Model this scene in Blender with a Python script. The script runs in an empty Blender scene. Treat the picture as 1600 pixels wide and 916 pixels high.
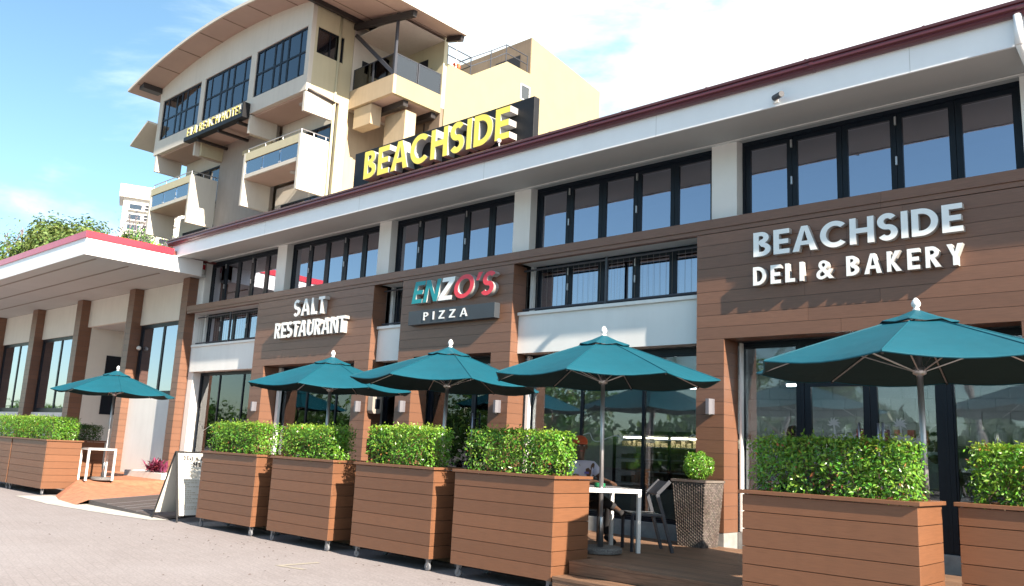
import bpy, bmesh, math, random
from mathutils import Vector, Matrix
random.seed(7)
S = bpy.context.scene
COL = S.collection
R = math.radians

# ---------------------------------------------------------------- camera
CAM_H = 1.5
yaw, pitch, roll = -0.74757825, 0.184798505, 0.0476436819
d = Vector((math.sin(yaw)*math.cos(pitch), math.cos(yaw)*math.cos(pitch), math.sin(pitch)))
r0 = d.cross(Vector((0, 0, 1))).normalized(); u0 = r0.cross(d)
rr = math.cos(roll)*r0 + math.sin(roll)*u0
uu = -math.sin(roll)*r0 + math.cos(roll)*u0
cam = bpy.data.cameras.new('camera'); cam.sensor_width = 36; cam.lens = 1313.99/1600*36
cam.clip_start = 0.1; cam.clip_end = 5000
co = bpy.data.objects.new('camera', cam); COL.objects.link(co)
M = Matrix((rr, uu, -d)).transposed().to_4x4(); M.translation = Vector((0, 0, CAM_H))
co.matrix_world = M
S.camera = co

# ---------------------------------------------------------------- light, sky, exposure
SUN_DIR = Vector((4.26, -0.8, 2.75)).normalized()
sun = bpy.data.lights.new('sun', 'SUN'); sun.energy = 5.0; sun.angle = R(0.5); sun.color = (1.0, 0.86, 0.70)
so = bpy.data.objects.new('sun', sun); COL.objects.link(so)
so.rotation_euler = SUN_DIR.to_track_quat('Z', 'Y').to_euler(); so.location = (30, -10, 40)
W = bpy.data.worlds.new('World'); S.world = W; W.use_nodes = True
nt = W.node_tree; nt.nodes.clear()
N = nt.nodes.new; LK = nt.links.new
out = N('ShaderNodeOutputWorld'); bg = N('ShaderNodeBackground'); bg.inputs[1].default_value = 0.088
sky = N('ShaderNodeTexSky'); sky.sky_type = 'NISHITA'; sky.sun_disc = False
sky.sun_elevation = math.asin(SUN_DIR.z); sky.sun_rotation = math.atan2(SUN_DIR.x, SUN_DIR.y)
sky.air_density = 1.0; sky.dust_density = 0.6; sky.ozone_density = 2.5
tc = N('ShaderNodeTexCoord')
sep = N('ShaderNodeSeparateXYZ'); LK(tc.outputs['Generated'], sep.inputs[0])
# cloud layer: noise on the sky vault, stretched towards the horizon, thicker to the north east
mp = N('ShaderNodeMapping'); mp.inputs['Scale'].default_value = (1.0, 1.0, 3.0); LK(tc.outputs['Generated'], mp.inputs[0])
n1 = N('ShaderNodeTexNoise'); n1.inputs['Scale'].default_value = 2.6; n1.inputs['Detail'].default_value = 9; n1.inputs['Roughness'].default_value = 0.58; n1.inputs['Distortion'].default_value = 0.35
LK(mp.outputs[0], n1.inputs['Vector'])
dt = N('ShaderNodeVectorMath'); dt.operation = 'DOT_PRODUCT'; dt.inputs[1].default_value = (0.62, 0.78, 0.0); LK(tc.outputs['Generated'], dt.inputs[0])
mm = N('ShaderNodeMath'); mm.operation = 'MULTIPLY_ADD'; mm.inputs[1].default_value = 0.42; LK(dt.outputs['Value'], mm.inputs[0]); LK(n1.outputs[0], mm.inputs[2])
cr = N('ShaderNodeMapRange'); cr.interpolation_type = 'SMOOTHSTEP'; cr.inputs['From Min'].default_value = 0.36; cr.inputs['From Max'].default_value = 0.64; cr.inputs['To Max'].default_value = 0.97
LK(mm.outputs[0], cr.inputs[0])
tint = N('ShaderNodeMix'); tint.data_type = 'RGBA'; tint.blend_type = 'MULTIPLY'; tint.inputs[0].default_value = 1.0
tint.inputs[7].default_value = (0.95, 1.06, 0.97, 1); LK(sky.outputs[0], tint.inputs[6])
veil = N('ShaderNodeMapRange'); veil.interpolation_type = 'SMOOTHSTEP'; veil.inputs['From Min'].default_value = -0.45; veil.inputs['From Max'].default_value = 0.75; veil.inputs['To Max'].default_value = 0.42
LK(dt.outputs['Value'], veil.inputs[0])
vm = N('ShaderNodeMix'); vm.data_type = 'RGBA'; vm.inputs[7].default_value = (3.0, 6.6, 7.8, 1); LK(veil.outputs[0], vm.inputs[0]); LK(tint.outputs[2], vm.inputs[6])
mx = N('ShaderNodeMix'); mx.data_type = 'RGBA'; mx.inputs[7].default_value = (7.0, 7.5, 7.7, 1)
LK(cr.outputs[0], mx.inputs[0]); LK(vm.outputs[2], mx.inputs[6]); LK(mx.outputs[2], bg.inputs[0]); LK(bg.outputs[0], out.inputs[0])
S.view_settings.view_transform = 'Standard'; S.view_settings.look = 'None'; S.view_settings.gamma = 1.0
S.view_settings.use_curve_mapping = False
S.view_settings.exposure = 1.5
S.cycles.max_bounces = 8; S.cycles.transparent_max_bounces = 12; S.cycles.glossy_bounces = 4; S.cycles.diffuse_bounces = 3
S.cycles.caustics_reflective = False; S.cycles.caustics_refractive = False

# ---------------------------------------------------------------- materials
MAT = {}
def mat(name, col, rough=0.6, metal=0.0, spec=0.5, noise=0.0, nscale=8.0, col2=None, bump=0.0, bscale=60.0, stretch=None,
        island=0.0, objvar=0.0, emit=None, coat=0.0, sub=None, dirt=0.0):
    m = bpy.data.materials.new(name); m.use_nodes = True; t = m.node_tree
    b = t.nodes['Principled BSDF']
    b.inputs['Roughness'].default_value = rough; b.inputs['Metallic'].default_value = metal
    b.inputs['Specular IOR Level'].default_value = spec; b.inputs['Coat Weight'].default_value = coat; b.inputs['Coat Roughness'].default_value = 0.15
    b.inputs['Base Color'].default_value = (*col, 1)
    new, ln = t.nodes.new, t.links.new
    cur = None
    tcn = new('ShaderNodeTexCoord'); vec = tcn.outputs['Object']
    if stretch:
        mpn = new('ShaderNodeMapping'); mpn.inputs['Scale'].default_value = stretch; ln(vec, mpn.inputs[0]); vec = mpn.outputs[0]
    if noise > 0 or col2:
        nn = new('ShaderNodeTexNoise'); nn.inputs['Scale'].default_value = nscale; nn.inputs['Detail'].default_value = 6; nn.inputs['Roughness'].default_value = 0.6
        ln(vec, nn.inputs['Vector'])
        c2 = col2 or tuple(max(0, c*(1-noise)) for c in col)
        mr = new('ShaderNodeMapRange'); mr.inputs['From Min'].default_value = 0.35; mr.inputs['From Max'].default_value = 0.65; ln(nn.outputs[0], mr.inputs[0])
        mxn = new('ShaderNodeMix'); mxn.data_type = 'RGBA'; mxn.inputs[6].default_value = (*col, 1); mxn.inputs[7].default_value = (*c2, 1)
        ln(mr.outputs[0], mxn.inputs[0]); cur = mxn.outputs[2]
        mr2 = new('ShaderNodeMapRange'); mr2.inputs['To Min'].default_value = max(0.02, rough-0.08); mr2.inputs['To Max'].default_value = min(1, rough+0.1); ln(nn.outputs[0], mr2.inputs[0]); ln(mr2.outputs[0], b.inputs['Roughness'])
    if island > 0 or objvar > 0:
        if island > 0:
            g = new('ShaderNodeNewGeometry'); rnd = g.outputs['Random Per Island']; k = island
        else:
            g = new('ShaderNodeObjectInfo'); rnd = g.outputs['Random']; k = objvar
        mr3 = new('ShaderNodeMapRange'); mr3.inputs['To Min'].default_value = 1-k; mr3.inputs['To Max'].default_value = 1+k; ln(rnd, mr3.inputs[0])
        h = new('ShaderNodeHueSaturation'); h.inputs['Color'].default_value = (*col, 1)
        if cur: ln(cur, h.inputs['Color'])
        ln(mr3.outputs[0], h.inputs['Value'])
        if island > 0:
            mr4 = new('ShaderNodeMapRange'); mr4.inputs['To Min'].default_value = 0.47; mr4.inputs['To Max'].default_value = 0.53
            ml = new('ShaderNodeMath'); ml.operation = 'FRACT'; m2 = new('ShaderNodeMath'); m2.operation = 'MULTIPLY'; m2.inputs[1].default_value = 7.31
            ln(rnd, m2.inputs[0]); ln(m2.outputs[0], ml.inputs[0]); ln(ml.outputs[0], mr4.inputs[0]); ln(mr4.outputs[0], h.inputs['Hue'])
        cur = h.outputs[0]
    if dirt > 0:   # weathering streaks running down the wall
        mpd = new('ShaderNodeMapping'); mpd.inputs['Scale'].default_value = (3.0, 3.0, 0.25); ln(tcn.outputs['Object'], mpd.inputs[0])
        nd = new('ShaderNodeTexNoise'); nd.inputs['Scale'].default_value = 1.6; nd.inputs['Detail'].default_value = 8; ln(mpd.outputs[0], nd.inputs['Vector'])
        mrd = new('ShaderNodeMapRange'); mrd.inputs['From Min'].default_value = 0.45; mrd.inputs['From Max'].default_value = 0.8; mrd.inputs['To Max'].default_value = dirt; ln(nd.outputs[0], mrd.inputs[0])
        md = new('ShaderNodeMix'); md.data_type = 'RGBA'; md.inputs[6].default_value = (*col, 1); md.inputs[7].default_value = (*(c*0.45 for c in col), 1)
        if cur: ln(cur, md.inputs[6])
        ln(mrd.outputs[0], md.inputs[0]); cur = md.outputs[2]
    if cur: ln(cur, b.inputs['Base Color'])
    if bump > 0:
        nb = new('ShaderNodeTexNoise'); nb.inputs['Scale'].default_value = bscale; nb.inputs['Detail'].default_value = 5; ln(vec, nb.inputs['Vector'])
        bn = new('ShaderNodeBump'); bn.inputs['Strength'].default_value = bump; bn.inputs['Distance'].default_value = 0.01; ln(nb.outputs[0], bn.inputs['Height']); ln(bn.outputs[0], b.inputs['Normal'])
    if emit:
        b.inputs['Emission Color'].default_value = (*emit[:3], 1); b.inputs['Emission Strength'].default_value = emit[3]
    if sub:
        b.inputs['Transmission Weight'].default_value = 0
        tr = new('ShaderNodeBsdfTranslucent'); ms = new('ShaderNodeMixShader'); ms.inputs[0].default_value = sub
        if cur: ln(cur, tr.inputs[0])
        else: tr.inputs[0].default_value = (*col, 1)
        ln(b.outputs[0], ms.inputs[1]); ln(tr.outputs[0], ms.inputs[2])
        ln(ms.outputs[0], t.nodes['Material Output'].inputs[0])
    MAT[name] = m
    return m

def glass(name, tint, base, rough=0.015, wav=0.004, gc=(0.92, 0.95, 1.0)):
    m = bpy.data.materials.new(name); m.use_nodes = True; t = m.node_tree; t.nodes.clear()
    new, ln = t.nodes.new, t.links.new
    o = new('ShaderNodeOutputMaterial'); gl = new('ShaderNodeBsdfGlossy'); gl.inputs['Roughness'].default_value = rough
    gl.inputs['Color'].default_value = (*gc, 1)
    tr = new('ShaderNodeBsdfTransparent'); tr.inputs[0].default_value = (*tint, 1)
    fr = new('ShaderNodeFresnel'); fr.inputs[0].default_value = 1.5
    ma = new('ShaderNodeMath'); ma.operation = 'MULTIPLY_ADD'; ma.inputs[1].default_value = 1.0-base; ma.inputs[2].default_value = base; ma.use_clamp = True
    ln(fr.outputs[0], ma.inputs[0])
    ms = new('ShaderNodeMixShader'); ln(ma.outputs[0], ms.inputs[0]); ln(tr.outputs[0], ms.inputs[1]); ln(gl.outputs[0], ms.inputs[2]); ln(ms.outputs[0], o.inputs[0])
    if wav:   # slightly uneven float glass
        g = new('ShaderNodeTexCoord'); nn = new('ShaderNodeTexNoise'); nn.inputs['Scale'].default_value = 0.9; nn.inputs['Detail'].default_value = 3; ln(g.outputs['Object'], nn.inputs['Vector'])
        bn = new('ShaderNodeBump'); bn.inputs['Strength'].default_value = 0.16; bn.inputs['Distance'].default_value = wav*3; ln(nn.outputs[0], bn.inputs['Height']); ln(bn.outputs[0], gl.inputs['Normal'])
    MAT[name] = m

mat('timber', (0.200, 0.096, 0.057), 0.42, noise=0.22, nscale=5, stretch=(1.2, 9, 30), bump=0.12, bscale=14, objvar=0.09, spec=0.7)
mat('planter_timber', (0.192, 0.084, 0.041), 0.45, noise=0.18, nscale=5, stretch=(1.2, 1.2, 30), bump=0.12, bscale=14, objvar=0.10, spec=0.6, dirt=0.22)
mat('deck_timber', (0.25, 0.145, 0.09), 0.6, noise=0.4, nscale=5, stretch=(0.8, 14, 14), bump=0.25, bscale=18, objvar=0.18)
mat('white_wall', (0.84, 0.845, 0.835), 0.6, noise=0.05, nscale=1.5, bump=0.05, bscale=120, dirt=0.10)
mat('cream_wall', (0.78, 0.765, 0.71), 0.7, noise=0.05, nscale=1.2, bump=0.06, bscale=90, dirt=0.10)
mat('soffit', (0.53, 0.545, 0.545), 0.75, noise=0.05, nscale=1.0)
mat('fascia_white', (0.88, 0.90, 0.92), 0.4, noise=0.04, nscale=1.2, dirt=0.05)
mat('maroon', (0.12, 0.030, 0.038), 0.32, noise=0.15, nscale=3, coat=0.3)
mat('red_trim', (0.58, 0.035, 0.06), 0.3, noise=0.10, nscale=3, coat=0.4)
mat('roof_tile', (0.24, 0.06, 0.05), 0.7, noise=0.3, nscale=6)
mat('frame', (0.006, 0.011, 0.020), 0.36, noise=0.1, nscale=4, spec=0.28)
mat('grey_metal', (0.05, 0.055, 0.07), 0.4, noise=0.1, nscale=8)
mat('steel', (0.42, 0.43, 0.45), 0.3, metal=1.0, noise=0.1, nscale=10)
mat('satin_alu', (0.55, 0.55, 0.58), 0.4, metal=0.85, noise=0.08, nscale=12)
mat('lamp_grey', (0.15, 0.15, 0.175), 0.45)
mat('castor_wheel', (0.16, 0.17, 0.19), 0.5)
mat('castor_metal', (0.20, 0.205, 0.22), 0.35, noise=0.2, nscale=20, spec=0.6)
mat('white_paint', (0.80, 0.81, 0.81), 0.35, noise=0.04, nscale=6)
mat('letter_white', (0.90, 0.93, 0.93), 0.3)
mat('letter_side', (0.42, 0.42, 0.42), 0.45)
mat('letter_yellow', (0.95, 0.80, 0.13), 0.4)
mat('letter_teal', (0.01, 0.26, 0.30), 0.35)
mat('letter_red', (0.72, 0.05, 0.075), 0.35)
mat('sign_black', (0.012, 0.013, 0.016), 0.5, noise=0.15, nscale=3, spec=0.3)
mat('sign_slate', (0.045, 0.055, 0.068), 0.45, noise=0.1, nscale=4)
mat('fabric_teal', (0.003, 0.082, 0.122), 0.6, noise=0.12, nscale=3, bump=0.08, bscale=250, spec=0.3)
mat('fabric_shaded', (0.002, 0.030, 0.038), 0.85)
mat('granite', (0.22, 0.22, 0.22), 0.55, col2=(0.07, 0.07, 0.075), nscale=70)
mat('stone_plinth', (0.34, 0.335, 0.33), 0.6, noise=0.25, nscale=9, bump=0.1)
mat('soil', (0.09, 0.045, 0.028), 0.95, noise=0.5, nscale=40, bump=0.6, bscale=50)
mat('leaf', (0.135, 0.31, 0.032), 0.30, island=0.42, spec=0.6, sub=0.28)
mat('leaf_new', (0.23, 0.37, 0.042), 0.35, island=0.35, spec=0.5, sub=0.3)
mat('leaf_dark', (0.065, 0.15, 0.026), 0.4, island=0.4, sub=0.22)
mat('leaf_olive', (0.115, 0.175, 0.04), 0.55, island=0.45, sub=0.25)
mat('leaf_dry', (0.30, 0.12, 0.035), 0.6, island=0.4, sub=0.2)
mat('leaf_mauve', (0.20, 0.19, 0.24), 0.6, island=0.4, sub=0.2)
mat('leaf_pink', (0.26, 0.045, 0.10), 0.4, island=0.4, sub=0.25)
mat('bark', (0.16, 0.11, 0.075), 0.9, noise=0.4, nscale=12, bump=0.4, bscale=20)
mat('bark_grey', (0.27, 0.24, 0.25), 0.9, noise=0.3, nscale=12)
mat('wicker', (0.082, 0.062, 0.052), 0.5, island=0.4, noise=0.4, nscale=3, col2=(0.15, 0.13, 0.12))
mat('rubber', (0.03, 0.03, 0.032), 0.7)
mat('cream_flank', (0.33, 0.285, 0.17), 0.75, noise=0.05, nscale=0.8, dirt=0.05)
mat('hotel_cream', (0.55, 0.51, 0.35), 0.75, noise=0.06, nscale=0.8, dirt=0.12)
mat('hotel_tan', (0.50, 0.40, 0.27), 0.75, noise=0.08, nscale=0.8, dirt=0.22)
mat('hotel_white', (0.62, 0.59, 0.52), 0.7, noise=0.05, nscale=0.7, dirt=0.12)
mat('hotel_soffit', (0.50, 0.38, 0.32), 0.8, noise=0.08, nscale=0.6)
mat('hotel_brown', (0.25, 0.19, 0.14), 0.8, noise=0.2, nscale=0.8, dirt=0.3)
mat('hotel_grey', (0.33, 0.30, 0.27), 0.8, noise=0.12, nscale=0.8, dirt=0.2)
mat('dark_beam', (0.03, 0.026, 0.026), 0.5)
mat('tower_white', (0.74, 0.72, 0.66), 0.7, noise=0.1, nscale=0.1, dirt=0.15)
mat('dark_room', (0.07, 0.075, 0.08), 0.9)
mat('room_grey', (0.38, 0.39, 0.40), 0.8, noise=0.1, nscale=2)
mat('block', (0.40, 0.42, 0.42), 0.7, objvar=0.06, bump=0.1)
mat('curtain', (0.62, 0.63, 0.64), 0.9, sub=0.3)
mat('lamp_tube', (0.9, 0.9, 0.9), 0.5, emit=(0.92, 0.96, 1.0, 14))
mat('lamp_warm', (0.9, 0.85, 0.7), 0.5, emit=(1.0, 0.85, 0.6, 12))
mat('skin_dark', (0.10, 0.052, 0.032), 0.5, noise=0.1, nscale=10)
mat('hair_black', (0.012, 0.010, 0.010), 0.7)
mat('hat_orange', (0.62, 0.10, 0.03), 0.7)
mat('shirt_lilac', (0.62, 0.63, 0.78), 0.85, noise=0.06, nscale=12, bump=0.2, bscale=18)
mat('shirt_white', (0.76, 0.78, 0.80), 0.85, noise=0.05, nscale=12, bump=0.2, bscale=18)
mat('cloth_dark', (0.02, 0.02, 0.024), 0.85, noise=0.2, nscale=14, bump=0.2, bscale=18)
mat('badge', (0.10, 0.08, 0.35), 0.6)
mat('board_black', (0.02, 0.02, 0.022), 0.5)
mat('board_paper', (0.74, 0.735, 0.69), 0.5, noise=0.03, nscale=3)
mat('ink', (0.05, 0.04, 0.04), 0.7)
mat('ink_tan', (0.42, 0.36, 0.26), 0.7)
mat('frost', (0.34, 0.37, 0.37), 0.8)
mat('product_red', (0.35, 0.04, 0.04), 0.5, objvar=0.3)
mat('product_mix', (0.40, 0.33, 0.22), 0.6, objvar=0.5)
mat('bottle_green', (0.03, 0.22, 0.10), 0.15)
mat('concrete', (0.50, 0.49, 0.455), 0.85, noise=0.22, nscale=2.2, bump=0.15, bscale=60)
mat('brick_ramp', (0.47, 0.20, 0.115), 0.8, noise=0.3, nscale=7, bump=0.2, bscale=40)
mat('ramp_shaded', (0.10, 0.085, 0.085), 0.6, noise=0.3, nscale=6, stretch=(1, 12, 12))  # timber tone darkened to hold the shade lying over the ramp
mat('yellow_mark', (0.36, 0.325, 0.24), 0.85, noise=0.3, nscale=20, col2=(0.30, 0.27, 0.255))
mat('buoy', (0.8, 0.12, 0.03), 0.5)
glass('glass_upper', (0.25, 0.28, 0.30), 0.42, gc=(0.84, 0.86, 1.0))
glass('glass_shop', (0.70, 0.75, 0.76), 0.055)
glass('glass_rail', (0.45, 0.55, 0.68), 0.30)
glass('glass_hotel', (0.34, 0.38, 0.46), 0.10)

def paving_material():
    m = bpy.data.materials.new('paving'); m.use_nodes = True; t = m.node_tree; b = t.nodes['Principled BSDF']
    new, ln = t.nodes.new, t.links.new
    tcn = new('ShaderNodeTexCoord')
    br = new('ShaderNodeTexBrick'); br.inputs['Scale'].default_value = 1.0
    br.inputs['Brick Width'].default_value = 0.22; br.inputs['Row Height'].default_value = 0.11; br.inputs['Mortar Size'].default_value = 0.006; br.inputs['Bias'].default_value = 0.0
    br.inputs['Color1'].default_value = (0.232, 0.206, 0.206, 1); br.inputs['Color2'].default_value = (0.258, 0.230, 0.230, 1); br.inputs['Mortar'].default_value = (0.207, 0.186, 0.186, 1)
    mpn = new('ShaderNodeMapping'); mpn.inputs['Rotation'].default_value = (0, 0, 0.2); ln(tcn.outputs['Object'], mpn.inputs[0]); ln(mpn.outputs[0], br.inputs['Vector'])
    n1 = new('ShaderNodeTexNoise'); n1.inputs['Scale'].default_value = 0.45; n1.inputs['Detail'].default_value = 8; n1.inputs['Roughness'].default_value = 0.65; ln(tcn.outputs['Object'], n1.inputs['Vector'])
    mr = new('ShaderNodeMapRange'); mr.inputs['From Min'].default_value = 0.35; mr.inputs['From Max'].default_value = 0.7; ln(n1.outputs[0], mr.inputs[0])
    m1 = new('ShaderNodeMix'); m1.data_type = 'RGBA'; ln(br.outputs[0], m1.inputs[6]); m1.inputs[7].default_value = (0.295, 0.272, 0.278, 1)
    ms = new('ShaderNodeMath'); ms.operation = 'MULTIPLY'; ms.inputs[1].default_value = 0.7; ln(mr.outputs[0], ms.inputs[0]); ln(ms.outputs[0], m1.inputs[0])
    n2 = new('ShaderNodeTexNoise'); n2.inputs['Scale'].default_value = 34; n2.inputs['Detail'].default_value = 4; ln(tcn.outputs['Object'], n2.inputs['Vector'])
    mr2 = new('ShaderNodeMapRange'); mr2.inputs['From Min'].default_value = 0.3; mr2.inputs['From Max'].default_value = 0.7; mr2.inputs['To Min'].default_value = 0.80; mr2.inputs['To Max'].default_value = 1.14; ln(n2.outputs[0], mr2.inputs[0])
    m2 = new('ShaderNodeMix'); m2.data_type = 'RGBA'; m2.blend_type = 'MULTIPLY'; m2.inputs[0].default_value = 1.0; ln(m1.outputs[2], m2.inputs[6]); ln(mr2.outputs[0], m2.inputs[7])
    # small dark specks: dropped leaves, gum, grit
    vo = new('ShaderNodeTexVoronoi'); vo.inputs['Scale'].default_value = 2.6; ln(tcn.outputs['Object'], vo.inputs['Vector'])
    lt = new('ShaderNodeMath'); lt.operation = 'LESS_THAN'; lt.inputs[1].default_value = 0.045; ln(vo.outputs['Distance'], lt.inputs[0])
    m3 = new('ShaderNodeMix'); m3.data_type = 'RGBA'; ln(m2.outputs[2], m3.inputs[6]); m3.inputs[7].default_value = (0.14, 0.10, 0.08, 1)
    l2 = new('ShaderNodeMath'); l2.operation = 'MULTIPLY'; l2.inputs[1].default_value = 0.6; ln(lt.outputs[0], l2.inputs[0]); ln(l2.outputs[0], m3.inputs[0])
    ln(m3.outputs[2], b.inputs['Base Color']); b.inputs['Roughness'].default_value = 0.85
    bn = new('ShaderNodeBump'); bn.inputs['Strength'].default_value = 0.5; bn.inputs['Distance'].default_value = 0.008; ln(n2.outputs[0], bn.inputs['Height']); ln(bn.outputs[0], b.inputs['Normal'])
    MAT['paving'] = m
paving_material()

# ---------------------------------------------------------------- helpers
def wloc(o):
    v = Vector((0, 0, 0))
    while o is not None:
        v += o.location; o = o.parent
    return v

class MB:
    """collects boxes, tubes and polygons (world coordinates) and links them as ONE mesh object"""
    def __init__(s): s.v = []; s.f = []
    def add(s, vs, fs):
        n = len(s.v); s.v += [tuple(v) for v in vs]; s.f += [tuple(i+n for i in f) for f in fs]; return s
    def box(s, x0, x1, y0, y1, z0, z1):
        return s.add([(x0,y0,z0),(x1,y0,z0),(x1,y1,z0),(x0,y1,z0),(x0,y0,z1),(x1,y0,z1),(x1,y1,z1),(x0,y1,z1)],
                     [(0,3,2,1),(4,5,6,7),(0,1,5,4),(1,2,6,5),(2,3,7,6),(3,0,4,7)])
    def obox(s, p0, p1, w, h, up=Vector((0,0,1))):
        p0 = Vector(p0); p1 = Vector(p1); a = (p1-p0).normalized()
        if abs(a.dot(up)) > 0.99: up = Vector((0,1,0))
        b = a.cross(up).normalized()*w/2; c = b.cross(a).normalized()*h/2
        return s.add([p0-b-c,p0+b-c,p0+b+c,p0-b+c,p1-b-c,p1+b-c,p1+b+c,p1-b+c],
                     [(0,3,2,1),(4,5,6,7),(0,1,5,4),(1,2,6,5),(2,3,7,6),(3,0,4,7)])
    def tube(s, p0, p1, r, r1=None, n=8, cap=True):
        p0 = Vector(p0); p1 = Vector(p1); r1 = r if r1 is None else r1
        a = (p1-p0).normalized(); up = Vector((0,0,1)) if abs(a.z) < 0.9 else Vector((1,0,0))
        b = a.cross(up).normalized(); c = b.cross(a)
        vs = []
        for p, q in ((p0, r), (p1, r1)):
            for i in range(n):
                t = 2*math.pi*i/n; vs.append(p+b*math.cos(t)*q+c*math.sin(t)*q)
        fs = [(i, (i+1) % n, n+(i+1) % n, n+i) for i in range(n)]
        if cap: fs += [tuple(range(n-1, -1, -1)), tuple(range(n, 2*n))]
        return s.add(vs, fs)
    def lathe(s, c, prof, n=20):
        c = Vector(c); vs = []; fs = []
        for (q, z) in prof:
            for i in range(n):
                t = 2*math.pi*i/n; vs.append(c+Vector((q*math.cos(t), q*math.sin(t), z)))
        for k in range(len(prof)-1):
            for i in range(n): fs.append((k*n+i, k*n+(i+1) % n, (k+1)*n+(i+1) % n, (k+1)*n+i))
        fs.append(tuple(range(n-1, -1, -1))); m = (len(prof)-1)*n; fs.append(tuple(range(m, m+n)))
        return s.add(vs, fs)
    def prismX(s, poly, x0, x1):       # poly of (y, z)
        n = len(poly)
        return s.add([(x0, y, z) for y, z in poly]+[(x1, y, z) for y, z in poly],
                     [tuple(range(n)), tuple(range(2*n-1, n-1, -1))]+[(i, n+i, n+(i+1) % n, (i+1) % n) for i in range(n)])
    def prismY(s, poly, y0, y1):       # poly of (x, z)
        n = len(poly)
        return s.add([(x, y0, z) for x, z in poly]+[(x, y1, z) for x, z in poly],
                     [tuple(range(n)), tuple(range(2*n-1, n-1, -1))]+[(i, n+i, n+(i+1) % n, (i+1) % n) for i in range(n)])
    def prismZ(s, poly, z0, z1):
        n = len(poly)
        return s.add([(x, y, z0) for x, y in poly]+[(x, y, z1) for x, y in poly],
                     [tuple(range(n-1, -1, -1)), tuple(range(n, 2*n))]+[(i, (i+1) % n, n+(i+1) % n, n+i) for i in range(n)])
    def mesh(s, name, m, off=Vector((0, 0, 0)), smooth=False, recalc=True):
        me = bpy.data.meshes.new(name); me.from_pydata([tuple(Vector(v)-off) for v in s.v], [], s.f)
        if recalc:
            b = bmesh.new(); b.from_mesh(me); bmesh.ops.recalc_face_normals(b, faces=b.faces); b.to_mesh(me); b.free()
        me.materials.append(MAT[m])
        if smooth:
            for p in me.polygons: p.use_smooth = True
        return me
    def build(s, name, m, parent=None, smooth=False, bevel=0.0, recalc=True):
        off = wloc(parent) if parent else Vector((0, 0, 0))
        return link(name, s.mesh(name, m, off, smooth, recalc), parent, bevel)

def link(name, me, parent=None, bevel=0.0):
    o = bpy.data.objects.new(name, me); COL.objects.link(o)
    if parent: o.parent = parent
    if bevel:
        b = o.modifiers.new('bevel', 'BEVEL'); b.width = bevel; b.segments = 2; b.limit_method = 'ANGLE'
    return o
def tag(o, label=None, cat=None, group=None, kind=None):
    if label: o['label'] = label
    if cat: o['category'] = cat
    if group: o['group'] = group
    if kind: o['kind'] = kind
    return o
def thing(name, label, cat, loc=(0, 0, 0), group=None, rz=0):
    o = bpy.data.objects.new(name, None); COL.objects.link(o); o.location = loc; o.rotation_euler = (0, 0, rz); o.empty_display_size = 0.2
    return tag(o, label, cat, group)
def copy_tree(o, parent=None):
    c = o.copy(); COL.objects.link(c)
    if parent: c.parent = parent
    for ch in list(o.children): copy_tree(ch, c)
    return c
def box(name, m, parent, x0, x1, y0, y1, z0, z1, bevel=0.0): return MB().box(x0, x1, y0, y1, z0, z1).build(name, m, parent, bevel=bevel)
def part_copy(name, me, loc, parent):      # alike pieces share one mesh
    o = bpy.data.objects.new(name, me); COL.objects.link(o); o.parent = parent; o.location = Vector(loc)-wloc(parent); return o

# ---------------------------------------------------------------- ground
g = MB(); nx = 40
g.add([(-1500, -1500, 0), (1500, -1500, 0), (1500, 1500, 0), (-1500, 1500, 0)], [(0, 1, 2, 3)])
tag(g.build('ground', 'paving', recalc=False), kind='structure')
def sheet(name, poly, z, m):
    b = MB(); b.add([(x, y, z) for x, y in poly], [tuple(range(len(poly)))])
    return tag(b.build(name, m, recalc=False), kind='structure')
# pale concrete kerb ramp in front of the hotel drive
sheet('concrete_apron', [(-20.9, 6.75), (-18.6, 6.62), (-16.6, 6.78), (-14.9, 7.02), (-14.75, 7.3), (-15.6, 7.62), (-17.6, 7.68), (-19.5, 7.66), (-20.9, 7.5)], 0.006, 'concrete')
sheet('painted_mark', [(-9.2, 6.55), (-9.12, 6.55), (-9.12, 6.02), (-8.75, 6.1), (-8.75, 6.03), (-9.2, 5.94)], 0.004, 'yellow_mark')
# entrance floor at deck height and the brick ramp that falls from it towards the shops
tag(MB().prismZ([(-50, 9.16), (-21.9, 9.16), (-21.2, 8.7), (-21.2, 8.1), (-21.0, 8.04), (-21.05, 8.64), (-20.8, 9.5), (-20.68, 10.95), (-50, 10.95)], 0.0, 0.35).build('entrance_floor', 'brick_ramp'), kind='structure')
rp = MB()
top = [(-20.99, 8.05, 0.349), (-21.04, 8.64, 0.349), (-20.79, 9.5, 0.349), (-20.67, 10.6, 0.349)]
bot = [(-18.3, 7.3, 0.10), (-18.95, 8.3, 0.10), (-19.8, 9.6, 0.10), (-20.3, 10.5, 0.14)]
mid = [tuple(a*0.5+b*0.5 for a, b in zip(p, q)) for p, q in zip(top, bot)]
mid = [(x, y, z-0.035) for x, y, z in mid]
rp.add(top+mid+bot, [(r_*4+k, r_*4+k+1, (r_+1)*4+k+1, (r_+1)*4+k) for r_ in (0, 1) for k in (0, 1, 2)])
n0 = len(rp.v); rp.v += [(-20.8, 7.55, 0.008), (-19.7, 7.22, 0.008), (-18.3, 7.05, 0.008)]
rp.f += [(0, 4, n0+1, n0), (4, 8, n0+2, n0+1)]
tag(rp.build('brick_ramp', 'brick_ramp', recalc=False), kind='structure')
ramp = thing('entrance_ramp', 'shaded ribbed timber ramp between the left planters and the menu board', 'ramp', (-16.8, 8.4, 0))
def ramp_board(x, w, zt, m, name, parent, th=0.04):
    b = MB(); p = [(-18.29+x, 7.3), (-18.29+x+w, 7.3), (-19.79+x+w, 9.6), (-19.79+x, 9.6)]
    b.prismZ(p, max(0.002, zt-th), zt); return b.build(name, m, parent)
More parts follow.
